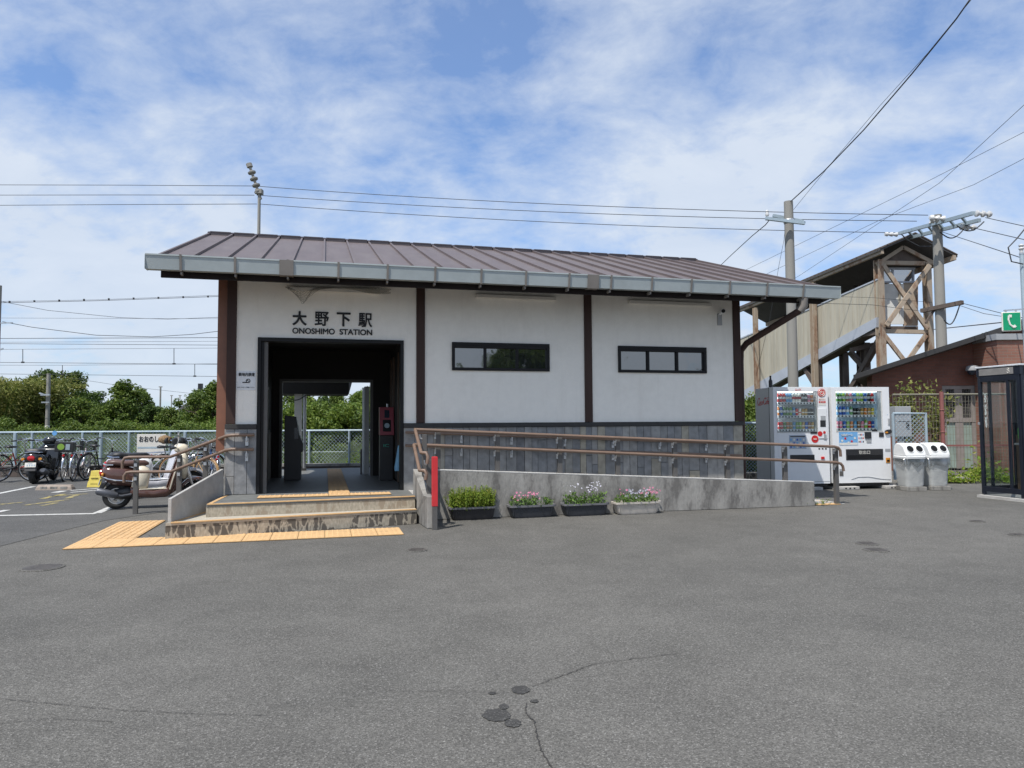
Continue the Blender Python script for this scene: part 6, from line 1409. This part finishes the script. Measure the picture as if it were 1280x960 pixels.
def bamboo_mesh(seed, H, R):
    r = random.Random(seed); tb = MB(); cb = MB()
    for k in range(38):
        a = r.uniform(0,2*PI); q = R*.5*math.sqrt(r.random()); b0 = Vector((math.cos(a)*q, math.sin(a)*q, 0)); h = H*r.uniform(.72,1.05); out = Vector((math.cos(a), math.sin(a), 0))*R*r.uniform(.25,.75)
        P = [b0+out*(u**2.4)+Vector((0,0,h*(u-.12*u**4))) for u in (0,.25,.5,.7,.85,1)]; P[-1] += out*.18-Vector((0,0,.05*h)); tb.tube(P, [.035,.032,.026,.02,.013,.006], 5)
        for j in range(230):
            u = .22+.78*r.random()**.7; i = min(4, int(u*5)); p = P[i].lerp(P[i+1], u*5-i); s_ = .10+.30*(1-abs(u-.6)); leaf(cb, p+Vector((r.gauss(0,s_*.6), r.gauss(0,s_*.6), r.gauss(-.05,s_*.35))), .23, r, .0, .26)
    o = tb.build('trunk', M['leafb'], None); o2 = cb.build('crown', M['leafy'], None, fix=False); a, b = o.data, o2.data; bpy.data.objects.remove(o); bpy.data.objects.remove(o2); return a, b
TM = {'broad': tree_mesh(1,4.0,1.7,M['leaf'],7600,.17,44,.06), 'dark': tree_mesh(2,4.2,1.5,M['leafd'],7600,.165,44,.06), 'spire': tree_mesh(3,4.4,1.5,M['leaf'],7600,.165,46,.05,1), 'tall': tree_mesh(4,5.0,1.5,M['leafd'],6800,.17,34,.22), 'bamboo': bamboo_mesh(5,4.0,1.7), 'bush': tree_mesh(6,2.0,1.5,M['leafb'],7500,.12,26,.02,0,.05), 'bushd': tree_mesh(7,2.0,1.4,M['leaf'],7500,.12,26,.02,0,.05), 'bright': tree_mesh(8,3.6,1.7,M['leafb'],9500,.15,30,.06)}
TH_ = {'broad':4.0,'dark':4.2,'spire':4.4,'tall':5.0,'bamboo':3.3,'bush':2.0,'bushd':2.0,'bright':3.6}
def tree(kind, lab, px, ytop, Y, group='trees beyond the railway fence', wide=1.0, cat='tree', name='tree', seed=0):
    b = dep(px, 560, Y); z = dep(px, ytop, Y).z; s = z/(TH_[kind]*1.04)
    o = thing(name, lab, cat, (b.x, Y, 0), rnd.uniform(0,6.28), group); o.scale = (s*wide, s*wide, s)
    for nm, me in zip(('trunk','crown'), TM[kind]):
        c = bpy.data.objects.new(nm, me); COL.objects.link(c); c.parent = o
LEFT = [('bamboo','feathery yellow-green bamboo clump at the left edge',-8,474,36,1.0),('bamboo','feathery yellow-green bamboo clump just left of the trackside pole',27,472,38,.95),('tall','dark tree with a rounded top directly behind the trackside pole',56,464,41,.8),('tall','tall open tree right of the trackside pole, sky through its crown',84,466,42,1.0),
 ('dark','lower dark tree sloping down to the right of the tall open tree',106,487,40,1.0),('broad','small rounded tree below the sky gap left of the pointed tree',127,508,36,.9),('spire','pointed leafy tree, tallest between the tall open tree and the station',155,477,36,1.15),('broad','ragged tree touching the right side of the pointed tree',174,489,38,.8),
 ('dark','low dark tree to the left of the thin mast',192,506,36,1.0),('broad','low dark green tree below the three thin masts',212,511,35,1.0),('broad','leafy tree just right of the grey-roofed house',248,490,34,.9),('spire','bright leafy tree against the station corner',270,478,33,1.1),('dark','dark tree hidden behind the station corner post',292,488,36,1.0)]
LEFT += [('dark','dark filling tree at the far left behind the first bamboo',-25,488,40,1.3),('dark','dark tree between the bamboo and the trackside pole, set back',42,492,44,1.3),('broad','wide low tree between the tall open tree and the dark sloping tree',97,500,38,1.3),('dark','wide dark tree behind the small rounded tree',138,500,43,1.4),('dark','dark wide tree behind the ragged tree and the thin mast',184,505,41,1.4),('dark','wide dark tree set behind the three thin masts',226,512,38,1.3),('broad','broad tree between the distant house and the bright corner tree',257,503,38,1.2)]
for k, l, x, y, Y, w in LEFT: tree(k, l, x, y, Y, wide=w*1.15)
LOW = [(-20,531,'bushd'),(8,527,'bushd'),(34,534,'bushd'),(58,536,'bush'),(82,530,'bushd'),(106,537,'bushd'),(130,529,'bushd'),(154,538,'bushd'),(178,531,'bush'),(202,537,'bushd'),(226,532,'bushd'),(250,528,'bush'),(274,532,'bush')]
WHERE = ['at the far left edge behind the fence','below the left bamboo clump','below the bamboo near the trackside pole','at the foot of the trackside pole','under the tall open tree','under the lower dark sloping tree','under the small rounded tree','under the pointed tree','under the ragged tree, brighter green','behind the white name board','below the three thin masts','below the grey-roofed house, bright green','against the station corner, bright green']
for (x,y,k), w in zip(LOW, WHERE): tree(k, 'dense low shrub '+w, x, y, 27.5+rnd.uniform(-1,1), 'shrubs behind the railway fence', 1.15, 'shrub', 'shrub')
DOOR = [('broad','dark tree at the left of the doorway view, behind the platform post',372,490,33,1.0),('dark','dark rounded tree in the middle of the doorway view',396,494,34,1.0),('spire','small pointed tree standing up into the sky patch in the doorway',420,486,36,.8),('bright','light green tree at the right of the doorway view',446,493,31,1.1),('dark','tall dark tree beside the rear door edge',470,479,33,1.0)]
for k, l, x, y, Y, w in DOOR: tree(k, l, x, y, Y, 'trees seen through the doorway', w)
for x, y, k, w in ((352,515,'bush','left of the platform post'),(374,508,'bush','just right of the platform post'),(394,507,'bright','yellowest, above the left fence post'),(414,512,'bush','in the middle of the fence panel'),(434,506,'bright','over the right fence post'),(453,508,'bush','beside the sliding door'),(474,510,'bushd','half hidden by the sliding door')):
    tree(k, 'bright bushy shrub seen through the doorway, '+w, x, y, 23.5+rnd.uniform(-.8,.8), 'shrubs seen through the doorway', 1.0, 'shrub', 'shrub')
for x, y, k, w in ((915,498,'bushd','behind the right end of the station wall'),(934,503,'bush','in the gap left of the drink machine'),(955,500,'bushd','behind the drink machine side')):
    tree(k, 'green shrub '+w, x, y, 20.5, 'shrubs in the gap beside the station', .8, 'shrub', 'shrub')
# green bank behind the fence
mb = MB(); r = random.Random(77)
for k in range(16000):
    x = r.uniform(-26,3.5); y = 20.3+abs(r.gauss(0,1.4)); z = abs(r.gauss(0,.42))*(.6+.4*math.sin(x*1.7)+.35*math.sin(x*4.1+1)); leaf(mb, (x,y,max(.02,z)), .12, r, .6, .5)
tag(mb.build('undergrowth', M['leafb'], None, fix=False), kind='stuff')
mb = MB(); mb.sheet([(-60,21,.02),(12,21,.02),(12,23,1.0),(-60,23,1.0)]); mb.sheet([(-60,23,1.0),(12,23,1.0),(12,60,1.6),(-60,60,1.6)]); tag(mb.build('bank', pm('earth_bank', (.03,.045,.015), .95, var=.5, scale=3), None), kind='structure')
bm = bmesh.new()                                                 # the wood across the road, seen only in the window panes
for i, (x, y, h, k) in enumerate(((17.3,-29,5.3,'broad'),(19.8,-27,6.3,'spire'),(22.4,-28,7.6,'broad'),(25,-27,8.6,'dark'),(28,-28,8.2,'broad'),(-29.5,38,5.0,'dark'),(-33,36,4.6,'broad'),(-36.5,39,5.4,'dark'),(-40,37,4.8,'broad'),(-44,40,5.6,'dark'),(-48,38,5.0,'broad'),(-27,30,2.6,'bushd'),(-31,29,2.8,'bushd'),(-35,30,2.7,'bushd'),(-39,29,2.8,'bushd'),(-23,29.5,2.6,'bushd'),(30,44,6.5,'dark'),(35,46,7,'broad'),(41,45,7,'dark'))):
    me = TM[k][1].copy(); s_ = h/TH_[k]; me.transform(Matrix.Translation((x,y,0)) @ Matrix.Rotation(i*1.3,4,'Z') @ Matrix.Diagonal((s_,s_,s_,1))); bm.from_mesh(me)
me = bpy.data.meshes.new('woodland'); bm.to_mesh(me); bm.free(); me.materials.append(M['leaf']); o = bpy.data.objects.new('woodland', me); COL.objects.link(o); tag(o, kind='stuff')
# plants by the brick building
def sprig(lab, px, pyb, pyt, Y, n, seed, wide, name='climbing_shrub'):
    b = dep(px, pyb, Y); z = dep(px, pyt, Y).z; o = thing(name, lab, 'shrub', (b.x, Y, 0), 0); r = random.Random(seed); sb = MB(); lb = MB()
    for k in range(n):
        tip = Vector((r.gauss(0,wide), r.gauss(0,.15), z*r.uniform(.62,1))); mid = Vector((tip.x*.4, tip.y*.3, tip.z*.6)); sb.tube([(0,0,0),mid,tip], [.014,.010,.004], 5)
        for j in range(46):
            u = r.random()**.6; p = mid.lerp(tip, u) if r.random() < .75 else Vector((0,0,0)).lerp(mid, .4+.6*r.random()); leaf(lb, p+Vector((r.gauss(0,.07),r.gauss(0,.07),r.gauss(0,.07))), .11, r, .2, .5)
    sb.build('stem', M['bark'], o); lb.build('foliage', M['leafy'] if seed % 2 else M['leafb'], o, fix=False)
sprig('yellowing shrub above the electric box by the drink machine', 1134, 600, 478, 17.2, 22, 31, .32); sprig('light shrub shoots rising over the mesh fence near the red post', 1170, 600, 472, 17.4, 16, 33, .26)
mb = MB(); r = random.Random(99)
for k in range(2600):
    x = r.uniform(dep(1150,600,16).x, dep(1300,600,16).x); y = 15.75+r.random()*.7; z = abs(r.gauss(0,.14))*(1+.8*math.sin(x*5)); leaf(mb, (x,y,.03+max(0,z)), .09, r, .6, .5)
tag(mb.build('ground_cover', M['leafp'], None, fix=False), kind='stuff')
mb = MB(); r = random.Random(98)
for k in range(90):
    p = gnd(236,634) if k % 2 else gnd(1026,632); leaf(mb, (p.x+r.gauss(0,.10), p.y+r.gauss(0,.05), .03+abs(r.gauss(0,.04))), .05, r, .8, .35)
tag(mb.build('weeds', M['leafb'], None, fix=False), kind='stuff')
# ------------------------------------------------------------------ sky, sun, camera
SUN = Vector((-.327,-.455,1.0)).normalized()
w = bpy.data.worlds.new('World'); sc.world = w; w.use_nodes = True; nt = w.node_tree; nt.nodes.clear(); L = nt.links.new
def N(t, **k): return _n(nt, t, k)
out = N('ShaderNodeOutputWorld'); bg = N('ShaderNodeBackground'); L(bg.outputs[0], out.inputs[0]); bg.inputs[1].default_value = .10
sky = N('ShaderNodeTexSky', sky_type='NISHITA'); sky.sun_disc = False; sky.sun_elevation = math.asin(SUN.z); sky.sun_rotation = math.atan2(SUN.x, SUN.y); sky.air_density = 1.0; sky.dust_density = .6; sky.ozone_density = 2.0; sky.altitude = 0
tc = N('ShaderNodeTexCoord'); sp = N('ShaderNodeSeparateXYZ'); L(tc.outputs['Generated'], sp.inputs[0])
ad = N('ShaderNodeMath', operation='ADD'); ad.inputs[1].default_value = .38; L(sp.outputs[2], ad.inputs[0])
mx_ = N('ShaderNodeMath', operation='MAXIMUM'); mx_.inputs[1].default_value = .12; L(ad.outputs[0], mx_.inputs[0])
dx = N('ShaderNodeMath', operation='DIVIDE'); L(sp.outputs[0], dx.inputs[0]); L(mx_.outputs[0], dx.inputs[1])
dy = N('ShaderNodeMath', operation='DIVIDE'); L(sp.outputs[1], dy.inputs[0]); L(mx_.outputs[0], dy.inputs[1])
cb = N('ShaderNodeCombineXYZ'); L(dx.outputs[0], cb.inputs[0]); L(dy.outputs[0], cb.inputs[1])
def cloudnoise(scale, rot, st, off, det=9, rough=.6, dist=.4):
    mp = N('ShaderNodeMapping'); mp.inputs['Rotation'].default_value = (0,0,rot); mp.inputs['Scale'].default_value = (st[0],st[1],1); mp.inputs['Location'].default_value = off; L(cb.outputs[0], mp.inputs[0])
    n = N('ShaderNodeTexNoise'); n.inputs['Scale'].default_value = scale; n.inputs['Detail'].default_value = det; n.inputs['Roughness'].default_value = rough; n.inputs['Distortion'].default_value = dist; L(mp.outputs[0], n.inputs[0]); return n.outputs['Fac']
def math_(op, a, b, c=None):
    m = N('ShaderNodeMath', operation=op)
    for i, v in enumerate((a, b, c)):
        if v is None: continue
        if isinstance(v, (int, float)): m.inputs[i].default_value = v
        else: L(v, m.inputs[i])
    return m.outputs[0]
# big soft sheets, ragged cirrus inside them, fine fibre on top
n1 = cloudnoise(1.25, .5, (1,.8), (14.1,9.9,0), 7, .52, .25); n2 = cloudnoise(4.6, .5, (.9,1.15), (7.7,.4,0), 9, .60, .35); n3 = cloudnoise(15.0, .3, (.9,1.1), (1.2,3.3,0), 8, .62, .3)
s = math_('ADD', math_('ADD', math_('MULTIPLY', n1, .62), math_('MULTIPLY', n2, .34)), math_('MULTIPLY', n3, .16))
lowc = N('ShaderNodeMapRange'); lowc.inputs[1].default_value = .03; lowc.inputs[2].default_value = .50; lowc.inputs[3].default_value = .12; lowc.inputs[4].default_value = 0; L(sp.outputs[2], lowc.inputs[0])
s = math_('ADD', s, lowc.outputs[0])
cov = N('ShaderNodeValToRGB'); e = cov.color_ramp.elements; e[0].position = .475; e[1].position = .66; e[0].color = (0.18,)*3+(1,); e[1].color = (.92,)*3+(1,); L(s, cov.inputs[0])
cc_ = N('ShaderNodeMix', data_type='RGBA'); L(n2, cc_.inputs[0]); cc_.inputs[6].default_value = (4.9,5.7,6.9,1); cc_.inputs[7].default_value = (6.9,7.4,8.1,1)
mixs = N('ShaderNodeMix', data_type='RGBA'); L(cov.outputs[0], mixs.inputs[0]); sk2 = N('ShaderNodeMix', data_type='RGBA', blend_type='MULTIPLY'); sk2.inputs[0].default_value = 1; sk2.inputs[7].default_value = (.70,1.10,1.52,1); L(sky.outputs[0], sk2.inputs[6]); L(sk2.outputs[2], mixs.inputs[6]); L(cc_.outputs[2], mixs.inputs[7]); L(mixs.outputs[2], bg.inputs[0])
sl = bpy.data.lights.new('sun', 'SUN'); sl.energy = 4.2; sl.angle = math.radians(.53); sl.color = (1,.955,.89); so = bpy.data.objects.new('sun', sl); COL.objects.link(so); so.rotation_euler = (-SUN).to_track_quat('-Z','Y').to_euler()
cd = bpy.data.cameras.new('camera'); co = bpy.data.objects.new('camera', cd); COL.objects.link(co); cd.sensor_width = 36; cd.lens = FPX/1280*36; cd.clip_start = .05; cd.clip_end = 3000
mt = Matrix((cR, cU, -cF)).transposed().to_4x4(); mt.translation = CAM; co.matrix_world = mt; sc.camera = co
sc.view_settings.view_transform = 'Standard'; sc.view_settings.look = 'None'; sc.view_settings.exposure = .25; sc.view_settings.gamma = 1; sc.view_settings.use_curve_mapping = False
sc.render.engine = 'CYCLES'; sc.cycles.max_bounces = 8; sc.cycles.transparent_max_bounces = 24; sc.cycles.sample_clamp_indirect = 6; sc.cycles.use_denoising = True
try: sc.cycles.denoiser = 'OPENIMAGEDENOISE'
except Exception: pass
